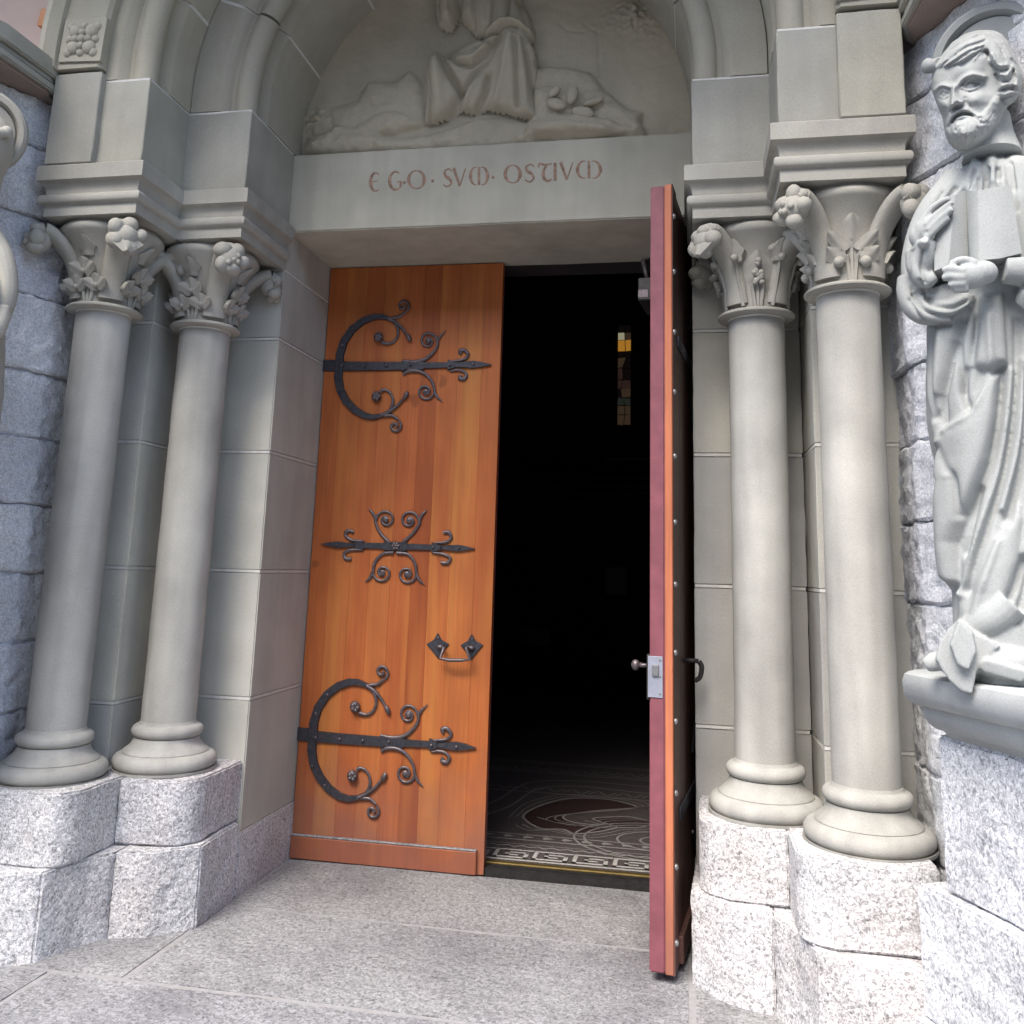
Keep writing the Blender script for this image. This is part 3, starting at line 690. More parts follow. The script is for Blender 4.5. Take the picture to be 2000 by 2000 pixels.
# ------------------------------------------------------------------ granite piers, pedestals, canopies and statues on the splayed sides
SP = Vector((1.69, -.60)); ANG = math.radians(23); u2 = Vector((math.sin(ANG), -math.cos(ANG))); n2 = Vector((-math.cos(ANG), -math.sin(ANG)))
def pp(u, n_): v = SP + u2 * u + n2 * n_; return (v.x, v.y)
ZG = [-.3, .22, .50, .77, 1.04, 1.31, 1.58, 1.85, 2.12, 2.432, 2.76, 3.06, 3.275]
WHO = {1: 'behind the bearded statue with the open book', -1: 'behind the haloed statue on the closed-leaf side'}
for s in (-1, 1):
    gp = thing('granite_pier', 'rough blue-grey granite block pier ' + WHO[s], 'pier')
    for k, (z0, z1) in enumerate(zip(ZG, ZG[1:])):
        e = .52 if k % 2 else .36
        st = [[(1.69, -.33), (1.69, -.60), pp(e - .006, 0), pp(e - .006, -.35), (2.2, -.33)], [pp(e + .006, -.34), pp(e + .006, 0), pp(1.02, 0), pp(1.02, -.4)]]
        for j, poly in enumerate(st):
            rn = random.Random(k * 7 + j); jit = rn.uniform(-.006, .012)
            poly = [(x - jit, y) for x, y in poly] if j == 0 else poly
            bm = prismbm(sided(s, poly), z0 + .0035, z1 - .0035, .008, 1); roughen(bm, .011, 24, k * 3 + j * 50 + s, .028)
            mobj('granite_block', bm, 'granite_wall', gp, 30)
    poly = [(1.702, -.30), (1.702, -.592), pp(1.0, -.012), (2.95, pp(1.0, 0)[1] + .02), (2.95, -.30)]
    mobj('mortar', prismbm(sided(s, poly), -.3, 3.27), 'mortar_dark', gp)
    a, b = sb(s, pp(1.02, 0)[0] - .02, 3.6); 
    for k, (z0, z1) in enumerate(zip(ZG, ZG[1:])):
        cut = a + (b - a) * (.35 if k % 2 else .62)
        for c0, c1 in ((a, cut - .004), (cut + .004, b)):
            bm = boxbm(c0, c1, pp(1.02, 0)[1] - .012, -.5, z0 + .0035, z1 - .0035, .008); roughen(bm, .011, 20, k + c0, .06); mobj('granite_block', bm, 'granite_wall', gp, 30)
    # pedestal
    pd = thing('statue_pedestal', 'moulded pale stone corbel on granite blocks ' + {1: 'carrying the statue with the open book', -1: 'carrying the statue on the closed-leaf side'}[s], 'pedestal')
    for k, (z0, z1, nn, u0) in enumerate(((-.3, .174, .225, .16), (.177, .524, .212, .19), (.527, .945, .178, .275))):
        bm = prismbm(sided(s, [pp(u0, -.05), pp(u0, nn), pp(.95, nn), pp(.95, -.05)]), z0, z1, .008, 2); roughen(bm, .007, 12, k + 20 * s, .036)
        mobj('pedestal_block', bm, 'granite_base', pd, 50)
    prof = [(.10, .940), (.175, .945), (.182, .955)]
    for k in range(7): a = math.pi / 2 * k / 6; prof.append((.19 + .055 * math.sin(a), .965 + .065 * (1 - math.cos(a))))
    prof += [(.262, 1.034), (.280, 1.045), (.292, 1.065), (.294, 1.10), (.288, 1.118), (.27, 1.125)]
    bm = bmesh.new(); rows = []
    for nn, z in prof:
        ex = nn - .175
        path = [(.285 - ex * .7, -.06), (.285 - ex * .7, nn * .55), (.295 - ex * .55, nn * .82), (.325 - ex * .3, nn), (.95, nn), (.95, -.06)]
        rows.append([bm.verts.new((s * pp(a, b)[0], pp(a, b)[1], z)) for a, b in path])
    for r0, r1 in zip(rows, rows[1:]):
        for i in range(len(r0) - 1): bm.faces.new((r0[i], r0[i + 1], r1[i + 1], r1[i]))
    bm.faces.new(rows[0]); bm.faces.new(rows[-1])
    mobj('corbel', bm, 'plinth_cap_stone', pd, 40)
    # canopy: gabled hood with a round-arched underside
    cn = thing('statue_canopy', 'gabled stone canopy above the statue ' + {1: 'with the open book', -1: 'on the closed-leaf side'}[s], 'canopy')
    plan = [(.06, -.04), (.10, .03), (.17, .10), (.44, .205), (.66, .205), (.90, .10), (.97, .03), (.97, -.04)]
    def cslab(off, z0, z1, nm, m):
        c0 = Vector((.52, .0)); pts = []
        for a, b in plan:
            v = Vector((a, b)) - c0; v = c0 + v * (1 + off / max(.05, v.length)); pts.append(pp(v.x, max(v.y, -.04)))
        mobj(nm, prismbm(sided(s, pts), z0, z1, .006, 2), m, cn, 40)
    cslab(.0, 3.345, 3.42, 'cornice', 'sandstone'); cslab(-.022, 3.318, 3.345, 'fillet', 'sandstone'); cslab(-.008, 3.285, 3.318, 'bead', 'sandstone'); cslab(-.03, 3.272, 3.285, 'soffit', 'soffit_stone')
# ------------------------------------------------------------------ door leaves
def boards(parent, x0, x1, n, y0, y1, z0, z1, m, rnd):
    ed = [x0 + (x1 - x0) * (k + (rnd.uniform(-.12, .12) if 0 < k < n else 0)) / n for k in range(n + 1)]
    for a, b in zip(ed, ed[1:]): box('door_board', a + .0002, b - .0002, y0 + rnd.uniform(-.0003, .0003), y1, z0, z1, m, parent, .0005)
YD = .528
ld = thing('wooden_door', 'closed orange-brown wooden door leaf with wrought iron strap hinges', 'door')
boards(ld, -.944, -.003, 9, YD, YD + .032, .004, 2.932, 'door_wood', random.Random(3))
box('inner_frame', -.944, -.006, YD + .0325, YD + .070, .004, 2.932, 'red_paint', ld, .003)
box('kick_rail', -.942, -.035, YD - .022, YD - .0005, .004, .104, 'door_wood', ld, .004)
box('rail_cap', -.942, -.035, YD - .0225, YD - .0008, .1045, .112, 'granite_paving', ld, .003)
def ironY(x, y, m, off): p = on(*m(x, y), 'y', YD - off); return p
zt = lambda x, y: (600 + x * .20704, 540 + y * .20704)
zm = lambda x, y: (560 + x * .383, 960 + y * .383)
KT = .20704 / 402.   # metres per crop pixel on the leaf
def ipts(P, m, off=.010): return [ironY(x, y, m, off) for x, y in P]
def strap(P, H, m, k, bm, off=.009, th=.007):
    """flat bar: centreline P, half heights H in crop px"""
    pts = ipts(P, m, off); n = len(pts); rows = []
    for i, p in enumerate(pts):
        t = (pts[min(i + 1, n - 1)] - pts[max(i - 1, 0)]).normalized(); s = Vector((t.z, 0, -t.x)); h = H[i] * k
        rows.append([bm.verts.new(p + s * h + Vector((0, th, 0))), bm.verts.new(p + s * h * .88 + Vector((0, -th * .4, 0))), bm.verts.new(p - s * h * .88 + Vector((0, -th * .4, 0))), bm.verts.new(p - s * h + Vector((0, th, 0)))])
    for a, b in zip(rows, rows[1:]):
        for i in range(3): bm.faces.new((a[i], a[i + 1], b[i + 1], b[i]))
    bm.faces.new(rows[0]); bm.faces.new(rows[-1]); return bm
def iron_curve(P, R, m, k, bm, off=.008): return curvebm(ipts(P, m, off), [r * k for r in R], bm, 6, 8, (1, .75))
def spiral(c, r, a0, turns, m, k, bm, w0, w1, cw=1, off=.008):
    P = [(c[0] + r * (1 - .82 * i / 22) * math.cos(a0 + cw * turns * 2 * math.pi * i / 22), c[1] + r * (1 - .82 * i / 22) * math.sin(a0 + cw * turns * 2 * math.pi * i / 22)) for i in range(23)]
    sweepbm(ipts(P, m, off), list(np.linspace(w0 * k, w1 * k, 23)), bm, 8, (1, .75))
def rivet(x, y, m, r, bm, off=.014): ballbm(ironY(x, y, m, off), (r, r * .7, r), bm, 10)
def hinge_parts():
    parts = []
    b = bmesh.new()
    strap([(150, 838), (262, 840)], [62, 62], zt, KT, b, .006); strap([(262, 842), (300, 845), (500, 846), (900, 843)], [52, 52, 49, 45], zt, KT, b, .010)
    strap([(895, 842), (930, 840), (1010, 839), (1095, 838)], [66, 46, 42, 50], zt, KT, b, .011)
    strap([(1090, 838), (1340, 834)], [34, 29], zt, KT, b, .010); strap([(1325, 834), (1360, 833), (1395, 833)], [58, 42, 30], zt, KT, b, .012)
    strap([(1390, 833), (1470, 831), (1560, 829), (1640, 829), (1738, 831)], [22, 30, 40, 28, 2], zt, KT, b, .012)
    parts.append(('strap', b, 'iron'))
    for P, W, bud, inner, knob, outer, spc in (
        ([(302, 845), (305, 740), (345, 610), (420, 500), (520, 420), (620, 380), (700, 376), (770, 396), (840, 436), (900, 495), (935, 545)], [46, 45, 43, 41, 38, 34, 28, 22, 17, 12, 10], (958, 578, 62),
         [(790, 405), (838, 455), (858, 530), (830, 600), (770, 634), (705, 622)], (672, 572), [(800, 392), (870, 378), (925, 335)], ((905, 278), 62, 1.1, -1)),
        ([(300, 845), (290, 960), (310, 1070), (365, 1175), (450, 1262), (540, 1312), (620, 1326), (700, 1310), (780, 1270), (850, 1215), (900, 1160)], [46, 45, 43, 41, 38, 34, 28, 22, 17, 12, 10], (930, 1122, -62),
         [(770, 1275), (800, 1220), (806, 1150), (775, 1090), (725, 1068), (690, 1085)], (652, 1132), [(730, 1312), (800, 1312), (860, 1350)], ((828, 1412), 62, -.9, 1))):
        b = bmesh.new(); strap(P, W, zt, KT, b, .011, .008)
        parts.append(('curved_band', b, 'iron'))
        b = bmesh.new()
        iron_curve([P[-4], P[-3], P[-2], P[-1], (bud[0], bud[1])], [20, 17, 14, 11, 9], zt, KT, b, .012)
        ballbm(ironY(bud[0], bud[1], zt, .014), (46 * KT, .011, 24 * KT), b, 12, Matrix.Rotation(math.radians(bud[2]), 3, 'Y'))
        iron_curve(inner, [17, 15, 13, 13, 14, 20], zt, KT, b, .010); ballbm(ironY(*knob, zt, .016), (50 * KT, .017, 54 * KT), b, 14)
        for q in range(5): a = q * 1.257; ballbm(ironY(knob[0] + 24 * math.cos(a), knob[1] + 24 * math.sin(a), zt, .026), (21 * KT, .010, 21 * KT), b, 8)
        iron_curve(outer, [18, 15, 13], zt, KT, b, .010); c, r, a0, cw = spc; spiral(c, r, a0, 1.25, zt, KT, b, 13, 16, cw, .010)
        parts.append(('scroll', b, 'iron_worn'))
    for P, c, a0, cw, fl in (([(900, 795), (1000, 805), (1100, 785), (1180, 725), (1228, 650), (1222, 590)], (1140, 608), -.1, -1, [(1225, 620), (1252, 570), (1312, 508)]), ([(905, 925), (955, 893), (1050, 893), (1130, 935), (1185, 1010), (1200, 1080)], (1116, 1084), .0, 1, [(1198, 1070), (1225, 1135), (1276, 1180)])):
        b = bmesh.new(); iron_curve(P, [14, 20, 19, 16, 14, 13], zt, KT, b); spiral(c, 84, a0, 1.5, zt, KT, b, 13, 11, cw); iron_curve(fl, [12, 14, 3], zt, KT, b)
        ballbm(ironY(*c, zt, .010), (30 * KT, .007, 30 * KT), b, 10); parts.append(('scroll', b, 'iron_worn'))
    for P in ([(1360, 800), (1430, 792), (1490, 775), (1518, 735), (1480, 695), (1440, 705), (1450, 735)], [(1345, 895), (1410, 882), (1470, 893), (1503, 930), (1480, 965), (1440, 962), (1448, 930)]):
        b = bmesh.new(); iron_curve(P, [9, 14, 14, 16, 20, 20, 14], zt, KT, b); parts.append(('curl', b, 'iron_worn'))
    for x, y in ((325, 842), (538, 842), (742, 838), (970, 832), (1345, 832), (1565, 828), (330, 650), (430, 492), (300, 1078), (410, 1225)):
        b = bmesh.new(); rivet(x, y, zt, .0075 if x > 320 else .006, b, .020 if x != 325 else .023); parts.append(('rivet', b, 'iron_worn'))
    return parts
def bake(parent, parts, dz=0, dx=0):
    for nm, b, m in parts:
        for v in b.verts: v.co += Vector((dx, 0, dz))
        mobj(nm, b, m, parent, 45)
h1 = bpy.data.objects.new('strap_hinge', None); link(h1, ld); bake(h1, hinge_parts())
h2 = bpy.data.objects.new('strap_hinge', None); link(h2, ld); bake(h2, hinge_parts(), .554 - 2.393, -.010)
h3 = bpy.data.objects.new('iron_ornament', None); link(h3, ld)
KM = .383 / 402.
b = bmesh.new()
strap([(175, 268), (215, 269), (255, 271), (300, 272), (345, 273)], [1, 11, 18, 13, 9], zm, KM, b, .011); strap([(340, 273), (365, 274), (392, 275)], [12, 19, 26], zm, KM, b, .011); strap([(388, 275), (500, 278)], [15, 17], zm, KM, b)
strap([(495, 278), (555, 279), (612, 281)], [24, 24, 24], zm, KM, b, .012); strap([(608, 281), (745, 285)], [17, 14], zm, KM, b); strap([(738, 285), (765, 286), (790, 286)], [28, 19, 11], zm, KM, b, .011)
strap([(785, 286), (830, 287), (875, 289), (915, 290), (958, 291)], [9, 14, 18, 11, 1], zm, KM, b, .011)
mobj('strap', b, 'iron', h3, 45)
for P, c, a0, cw, fl in (([(520, 258), (475, 210), (452, 155), (455, 120)], (505, 143), math.pi, 1, [(452, 140), (436, 108), (415, 86)]), ([(592, 258), (640, 215), (675, 165), (676, 135)], (624, 147), 0., -1, [(677, 150), (690, 118), (715, 94)]),
                          ([(545, 312), (490, 318), (450, 360), (438, 415)], (487, 414), math.pi, -1, [(438, 405), (424, 440), (398, 462)]), ([(560, 312), (620, 322), (655, 370), (660, 425)], (612, 422), 0., 1, [(660, 415), (674, 450), (702, 474)])):
    b = bmesh.new(); iron_curve(P, [9, 8, 8, 7], zm, KM, b); spiral(c, 49, a0, 1.45, zm, KM, b, 7, 6, cw); iron_curve(fl, [7, 8, 2], zm, KM, b)
    ballbm(ironY(*c, zm, .010), (17 * KM, .007, 17 * KM), b, 10); mobj('scroll', b, 'iron_worn', h3, 45)
for P in ([(388, 252), (330, 248), (298, 222), (312, 200), (342, 206)], [(388, 298), (325, 298), (292, 316), (300, 342), (330, 344)], [(760, 262), (808, 258), (838, 238), (826, 208), (798, 210)], [(745, 312), (800, 320), (834, 340), (818, 364), (786, 362)]):
    b = bmesh.new(); iron_curve(P, [5, 8, 8, 10, 8], zm, KM, b); mobj('curl', b, 'iron_worn', h3, 45)
b = bmesh.new()
for q in range(6): a = q * 1.047; ballbm(ironY(555 + 14 * math.cos(a), 278 + 14 * math.sin(a), zm, .018), (.009, .007, .009), b, 8)
rivet(555, 278, zm, .009, b, .021); mobj('rosette_boss', b, 'iron_worn', h3, 45)
for x, y in ((250, 271), (745, 285), (876, 289)): b = bmesh.new(); rivet(x, y, zm, .006, b, .018); mobj('rivet', b, 'iron_worn', h3, 45)
h4 = bpy.data.objects.new('pull_handle', None); link(h4, ld)
for c in ((772, 788), (945, 793)):
    b = bmesh.new(); q = [(c[0], c[1] - 68), (c[0] + 20, c[1] - 32), (c[0] + 58, c[1] - 10), (c[0] + 30, c[1] + 22), (c[0], c[1] + 62), (c[0] - 30, c[1] + 22), (c[0] - 58, c[1] - 10), (c[0] - 20, c[1] - 32)]
    p3 = [ironY(x, y, zm, 0) for x, y in q]; nb = xprismbm([(p.x, p.z) for p in p3], YD - .009, YD - .0005, .002); merge(b, nb); mobj('back_plate', b, 'iron', h4)
    b = bmesh.new(); rivet(c[0], c[1] - 42, zm, .006, b, .011); mobj('rivet', b, 'iron_worn', h4, 45)
    b = bmesh.new(); ballbm(ironY(c[0] + (10 if c[0] < 800 else -6), c[1] + 4, zm, .016), (.020, .012, .011), b, 10); mobj('eye', b, 'iron_worn', h4, 45)
hp3 = [ironY(790, 790, zm, .018), ironY(800, 800, zm, .040), ironY(782, 852, zm, .055), ironY(830, 860, zm, .058), ironY(890, 860, zm, .058), ironY(935, 856, zm, .055), ironY(915, 800, zm, .040), ironY(930, 792, zm, .018)]
mobj('grip', sweepbm(hp3, .0085, None, 10), 'iron_worn', h4, 45)
# right leaf, swung outwards; built closed along +x from its hinge, then turned
rd = thing('wooden_door', 'open door leaf seen edge-on, dark red inside and orange wood outside', 'door')
HX, HY = .940, .545
F0 = Vector((.828, -.402)); dv = Vector((F0.x - HX, F0.y - HY)); LW = dv.length; rot = math.atan2(dv.y, dv.x)
# local frame: x along the leaf from hinge to free edge, y: + towards the outside face (to the right in the open state)
def loc(o): o.matrix_local = Matrix.Translation((HX, HY, 0)) @ Matrix.Rotation(rot, 4, 'Z'); return o
def rbox(nm, x0, x1, y0, y1, z0, z1, m, bev=.003, par=None, seg=1): o = box(nm, x0, x1, y0, y1, z0, z1, m, par or rd, bev, seg); return loc(o)
rb = random.Random(5)
ed = [LW * k / 9 for k in range(10)]
for a, b_ in zip(ed, ed[1:]): rbox('door_board', a + .0006, b_ - .0006, .012, .041, .03, 2.916, 'door_edge_wood' if b_ > LW - .01 else 'near_black_wood', .003)
rbox('inner_frame', .0, LW - .001, -.044, .0115, .032, 2.912, 'red_paint', .005, seg=2)
rbox('edge_strip', LW - .102, LW + .0005, .0412, .046, .03, 2.914, 'near_black_wood', .001)
rbox('kick_rail', .02, LW - .11, .0415, .06, .03, .12, 'near_black_wood')
for k in range(12):
    z = .13 + k * .2415 + rb.uniform(-.008, .008)
    bm = bmesh.new(); ballbm((LW - .012, .047, z), (.012, .010, .012), bm, 10); loc(mobj('stud', bm, 'stud_metal', rd, True))
lk = bpy.data.objects.new('lock', None); link(lk, rd)
rbox('lock_plate', LW - .0005, LW + .003, -.050, .004, .940, 1.085, 'steel', .001, lk)
rbox('latch_bolt', LW, LW + .012, -.034, -.010, 1.015, 1.055, 'stud_metal', .002, lk)
for z in (.955, 1.015, 1.072): bm = bmesh.new(); ballbm((LW + .003, -.006, z), .004, bm, 8); loc(mobj('screw', bm, 'stud_metal', lk, True))
rbox('lock_case', LW - .16, LW - .004, -.056, -.0435, .93, 1.09, 'dark_metal', .003, lk)
bm = bmesh.new(); sweepbm([(LW - .055, -.055, 1.045), (LW - .055, -.095, 1.045)], .008, bm, 10, up=Vector((0, 0, 1))); ballbm((LW - .055, -.105, 1.045), (.017, .017, .020), bm, 12); curvebm([(LW - .055, -.10, 1.045), (LW - .10, -.105, 1.042), (LW - .155, -.10, 1.038)], [.010, .008, .009], bm, 5, 8, up=Vector((0, 0, 1)))
loc(mobj('inner_handle', bm, 'iron_worn', lk, True))
bm = bmesh.new(); sweepbm([(LW - .30, .04, 1.05), (LW - .30, .10, 1.05)], .009, bm, 10, up=Vector((0, 0, 1))); curvebm([(LW - .30, .10, 1.05), (LW - .30, .112, 1.03), (LW - .30, .105, .99), (LW - .30, .085, .975)], [.010, .009], bm, 5, 8, up=Vector((1, 0, 0)))
loc(mobj('outer_handle', bm, 'dark_metal', lk, True))
for zc_ in (2.30, .52):       # strap hinges on the outer face, seen at a glancing angle
    bm = boxbm(.02, LW - .14, .0415, .049, zc_ - .024, zc_ + .024, .002)
    for sg in (-1, 1):
        curvebm([(.10, .047, zc_ + sg * .02), (.13, .048, zc_ + sg * .12), (.24, .048, zc_ + sg * .235), (.36, .048, zc_ + sg * .22), (.44, .048, zc_ + sg * .15)], [.018, .016, .012, .008], bm, 6, 8, (1, .5), Vector((0, 1, 0)))
        ballbm((.27, .052, zc_ + sg * .14), (.026, .012, .026), bm, 10)
    loc(mobj('strap_hinge', bm, 'iron', rd, 45))
cl = bpy.data.objects.new('door_closer', None); link(cl, rd)
rbox('closer_body', LW - .30, LW - .07, -.105, -.0445, 2.46, 2.555, 'dark_metal', .004, cl)
rbox('closer_cap', LW - .085, LW - .068, -.1045, -.062, 2.47, 2.505, 'iron_worn', .002, cl)
bm = bmesh.new(); sweepbm([(LW - .12, -.075, 2.56), (LW - .16, -.10, 2.66)], .009, bm, 8); sweepbm([(LW - .16, -.10, 2.66), (LW - .26, -.06, 2.70), (LW - .42, -.05, 2.86)], .009, bm, 8)
loc(mobj('closer_arm', bm, 'dark_metal', cl, True))
# threshold
th = thing('threshold', 'low dark metal threshold with a brass strip in the doorway', 'threshold')
box('sill_bar', -.003, .945, .533, .60, -.02, .036, 'dark_metal', th, .008, 2); box('brass_strip', -.945, .945, .602, .640, .0, .041, 'brass', th, .004)
# ------------------------------------------------------------------ interior
ZF = .040
fl = bpy.data.objects.new('mosaic_floor', None); link(fl, kind='structure')
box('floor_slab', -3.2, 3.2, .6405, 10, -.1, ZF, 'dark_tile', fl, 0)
def flat(nm, rects, m, z): 
    V_, F_ = [], []
    for q in rects:
        i = len(V_); V_ += [(x, y, z) for x, y in q]; F_.append(tuple(range(i, i + len(q))))
    return pobj(nm, V_, F_, m, fl)
R_ = lambda x0, x1, y0, y1: [(x0, y0), (x1, y0), (x1, y1), (x0, y1)]
rects = [R_(-3, 3, .652, .672)]
kw, ky, un = .19, .690, .017
for k in range(-15, 16):          # meander units
    x = k * kw
    for (a, b, c, d) in ((0, 1.2, 0, 8), (0, 10, 0, 1.3), (8.8, 10, 0, 6), (3.2, 10, 5, 6.2), (3.2, 4.4, 2.6, 6.2), (3.2, 7.2, 2.6, 3.7), (0, 11.2, 7.6, 8.8)):
        rects.append(R_(x + a * un * .98, x + b * un * .98, ky + c * un * .9, ky + d * un * .9))
flat('key_border', rects, 'key_white', ZF + .0022)
rects = []
for k in range(-40, 41): x = k * .075; rects.append([(x, .862), (x + .0375, .885), (x + .075, .862), (x + .075, .876), (x + .0375, .899), (x, .876)])
rects += [R_(-3, 3, .915, .922), R_(-3, 3, .985, 1.0), R_(-3, 3, 1.08, 1.092)]
for k in range(-30, 31): x = k * .1; rects.append([(x, 1.02), (x + .05, 1.045), (x, 1.07), (x - .012, 1.045)])
flat('line_border', rects, 'mosaic_white', ZF + .002)
def ribbon(pts, wd):
    P = catmull([Vector((x, y, 0)) for x, y in pts], 10); out = []
    for a, b in zip(P, P[1:]):
        t = (b - a).normalized(); s = Vector((-t.y, t.x, 0)) * wd / 2; out.append([(a - s)[:2], (b - s)[:2], (b + s)[:2], (a + s)[:2]])
    return out
rr_ = []
for r in (.08, .17, .30, .34): rr_ += ribbon([(.78 + r * 1.3 * math.cos(a * .5236), 1.16 + r * math.sin(a * .5236)) for a in range(13)], .012)
cl_ = [(.08, 1.30), (.16, 1.22), (.27, 1.24), (.34, 1.18), (.46, 1.26), (.55, 1.36), (.66, 1.40), (.72, 1.52), (.60, 1.60), (.48, 1.56), (.40, 1.50), (.47, 1.42), (.38, 1.38), (.27, 1.42), (.24, 1.52), (.34, 1.62), (.50, 1.72), (.62, 1.84), (.46, 1.96), (.26, 1.94), (.14, 1.82), (.05, 1.62), (.02, 1.44)]
rr_ += ribbon(cl_ + cl_[:1], .016) + ribbon([(.10, 1.44), (.22, 1.36), (.34, 1.34), (.44, 1.40), (.36, 1.45)], .010) + ribbon([(-.3, 1.2), (-.1, 1.6), (.0, 2.1), (.25, 2.25), (.7, 2.2), (1.0, 2.4)], .014) + ribbon([(-.4, 1.3), (-.2, 1.7), (-.08, 2.25), (.25, 2.4), (.7, 2.36)], .012)
for k in range(-6, 9):
    x = k * .16; rr_ += ribbon([(x, 2.06), (x + .05, 2.14), (x + .11, 2.06), (x + .16, 2.14)], .009) + ribbon([(x - .02, 2.62), (x + .04, 2.72), (x + .10, 2.64), (x + .14, 2.74)], .010)
for dy in (.035, .07): rr_ += ribbon([(x + (dy if x > .3 else -dy), y + (dy if y > 1.6 else -dy * .7)) for x, y in cl_] , .007)
for y in (2.0, 2.55, 2.6, 2.85, 2.9): rr_.append(R_(-2, 2, y, y + .014))
flat('scroll_lines', rr_, 'mosaic_white', ZF + .0021)
pobj('scroll_field', [(x, y, ZF + .0012) for x, y in cl_], [tuple(range(len(cl_)))], 'mosaic_red', fl)
wl = bpy.data.objects.new('interior_walls', None); link(wl, kind='structure')
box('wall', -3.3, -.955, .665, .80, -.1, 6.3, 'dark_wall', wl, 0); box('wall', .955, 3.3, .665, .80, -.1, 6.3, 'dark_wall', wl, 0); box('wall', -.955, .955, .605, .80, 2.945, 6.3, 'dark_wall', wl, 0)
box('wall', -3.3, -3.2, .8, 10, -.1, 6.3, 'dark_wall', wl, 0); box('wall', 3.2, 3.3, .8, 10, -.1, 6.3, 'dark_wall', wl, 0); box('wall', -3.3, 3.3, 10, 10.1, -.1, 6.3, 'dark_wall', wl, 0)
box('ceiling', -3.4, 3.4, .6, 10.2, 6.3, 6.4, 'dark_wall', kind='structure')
wn = thing('stained_glass_window', 'narrow stained glass window glowing in the dark interior', 'window')
box('stone_frame', -.36, .36, 9.90, 9.99, 3.05, 5.2, 'dark_wall', wn, .01)
GL = ['glass_amber', 'glass_pale', 'glass_rose', 'glass_green', 'glass_brown', 'glass_dim']
rg = random.Random(12)
cols = ['glass_brown', 'glass_brown', 'glass_green', 'glass_dim', 'glass_rose', 'glass_rose', 'glass_brown', 'glass_dim', 'glass_amber', 'glass_pale', 'glass_dim']
zz = [3.56, 3.72, 3.86, 3.98, 4.12, 4.26, 4.44, 4.60, 4.70, 4.88, 5.0, 5.12]
mid = [-.02 + rg.uniform(-.05, .05) for _ in zz]
for i, m in enumerate(cols):
    z0_, z1_ = zz[i], zz[i + 1]; g_ = .006
    for sd_ in (0, 1):
        x0, x1, x2, x3 = (-.12, mid[i], mid[i + 1], -.12) if sd_ == 0 else (mid[i], .085, .085, mid[i + 1])
        sh = rg.uniform(-.03, .03)
        poly = [(x0 + g_, z0_ + g_), (x1 - g_, z0_ + g_ + sh * .4), (x2 - g_, z1_ - g_ + sh * .4), (x3 + g_, z1_ - g_)]
        mm = m if (sd_ == 0) != (m == 'glass_amber') else rg.choice(('glass_brown', 'glass_dim', m))
        mobj('pane', xprismbm(poly, 9.88, 9.895), mm, wn)
box('ledge', -.30, .62, 9.78, 9.90, 3.02, 3.05, 'paper', wn, .004)
gb = thing('gallery_rail', 'dark wooden rail beam inside below the stained glass window', 'rail')
for k, (z0, z1, y0) in enumerate(((2.62, 2.70, 8.8), (2.50, 2.60, 8.86), (2.38, 2.48, 8.83), (2.28, 2.36, 8.88))): box('rail_moulding', -3.15, 3.15, y0, 9.0, z0, z1, 'dark_wood', gb, .01)
for x, z, lab, sx, sz in ((-.12, 1.25, 'pale paper notice pinned upright on the dark back wall', .15, .2), (-1.32, .40, 'wide pale paper sheet low on the dark back wall', .22, .12)):
    o = box('paper_notice', x - sx, x + sx, 9.985, 9.9975, z - sz, z + sz, 'paper', None, .002); link(o, None, lab, 'notice')
# ------------------------------------------------------------------ statues
SQ = Vector((1.72, -1.10, 0))
bd = Vector((CAM.x - SQ.x, CAM.y - SQ.y, 0)).normalized(); ad = Vector((-bd.y, bd.x, 0))
if ad.dot(RT) < 0: ad = -ad
def S(px, py, b=0.0):
    d = ray(px, py); t = (bd.dot(SQ) + b - bd.dot(CAM)) / bd.dot(d); return CAM + d * t
PXM = FPX / (SQ - CAM).length * 1.0          # pixels per metre at the statue, near enough
def m_(px): return px / PXM
def remesh(bm, voxel, smooth=2):
    me = bpy.data.meshes.new('clay'); bm.to_mesh(me); bm.free(); o = bpy.data.objects.new('clay', me); COL.objects.link(o)
    r = o.modifiers.new('r', 'REMESH'); r.mode = 'VOXEL'; r.voxel_size = voxel
    if smooth: k = o.modifiers.new('s', 'SMOOTH'); k.factor = .5; k.iterations = smooth
    dg = bpy.context.evaluated_depsgraph_get(); out = bpy.data.meshes.new_from_object(o.evaluated_get(dg))
    bpy.data.objects.remove(o); bpy.data.meshes.remove(me); return out
def cap(bm, P, R, n=18): return curvebm(P, R, bm, 7, n, up=bd)
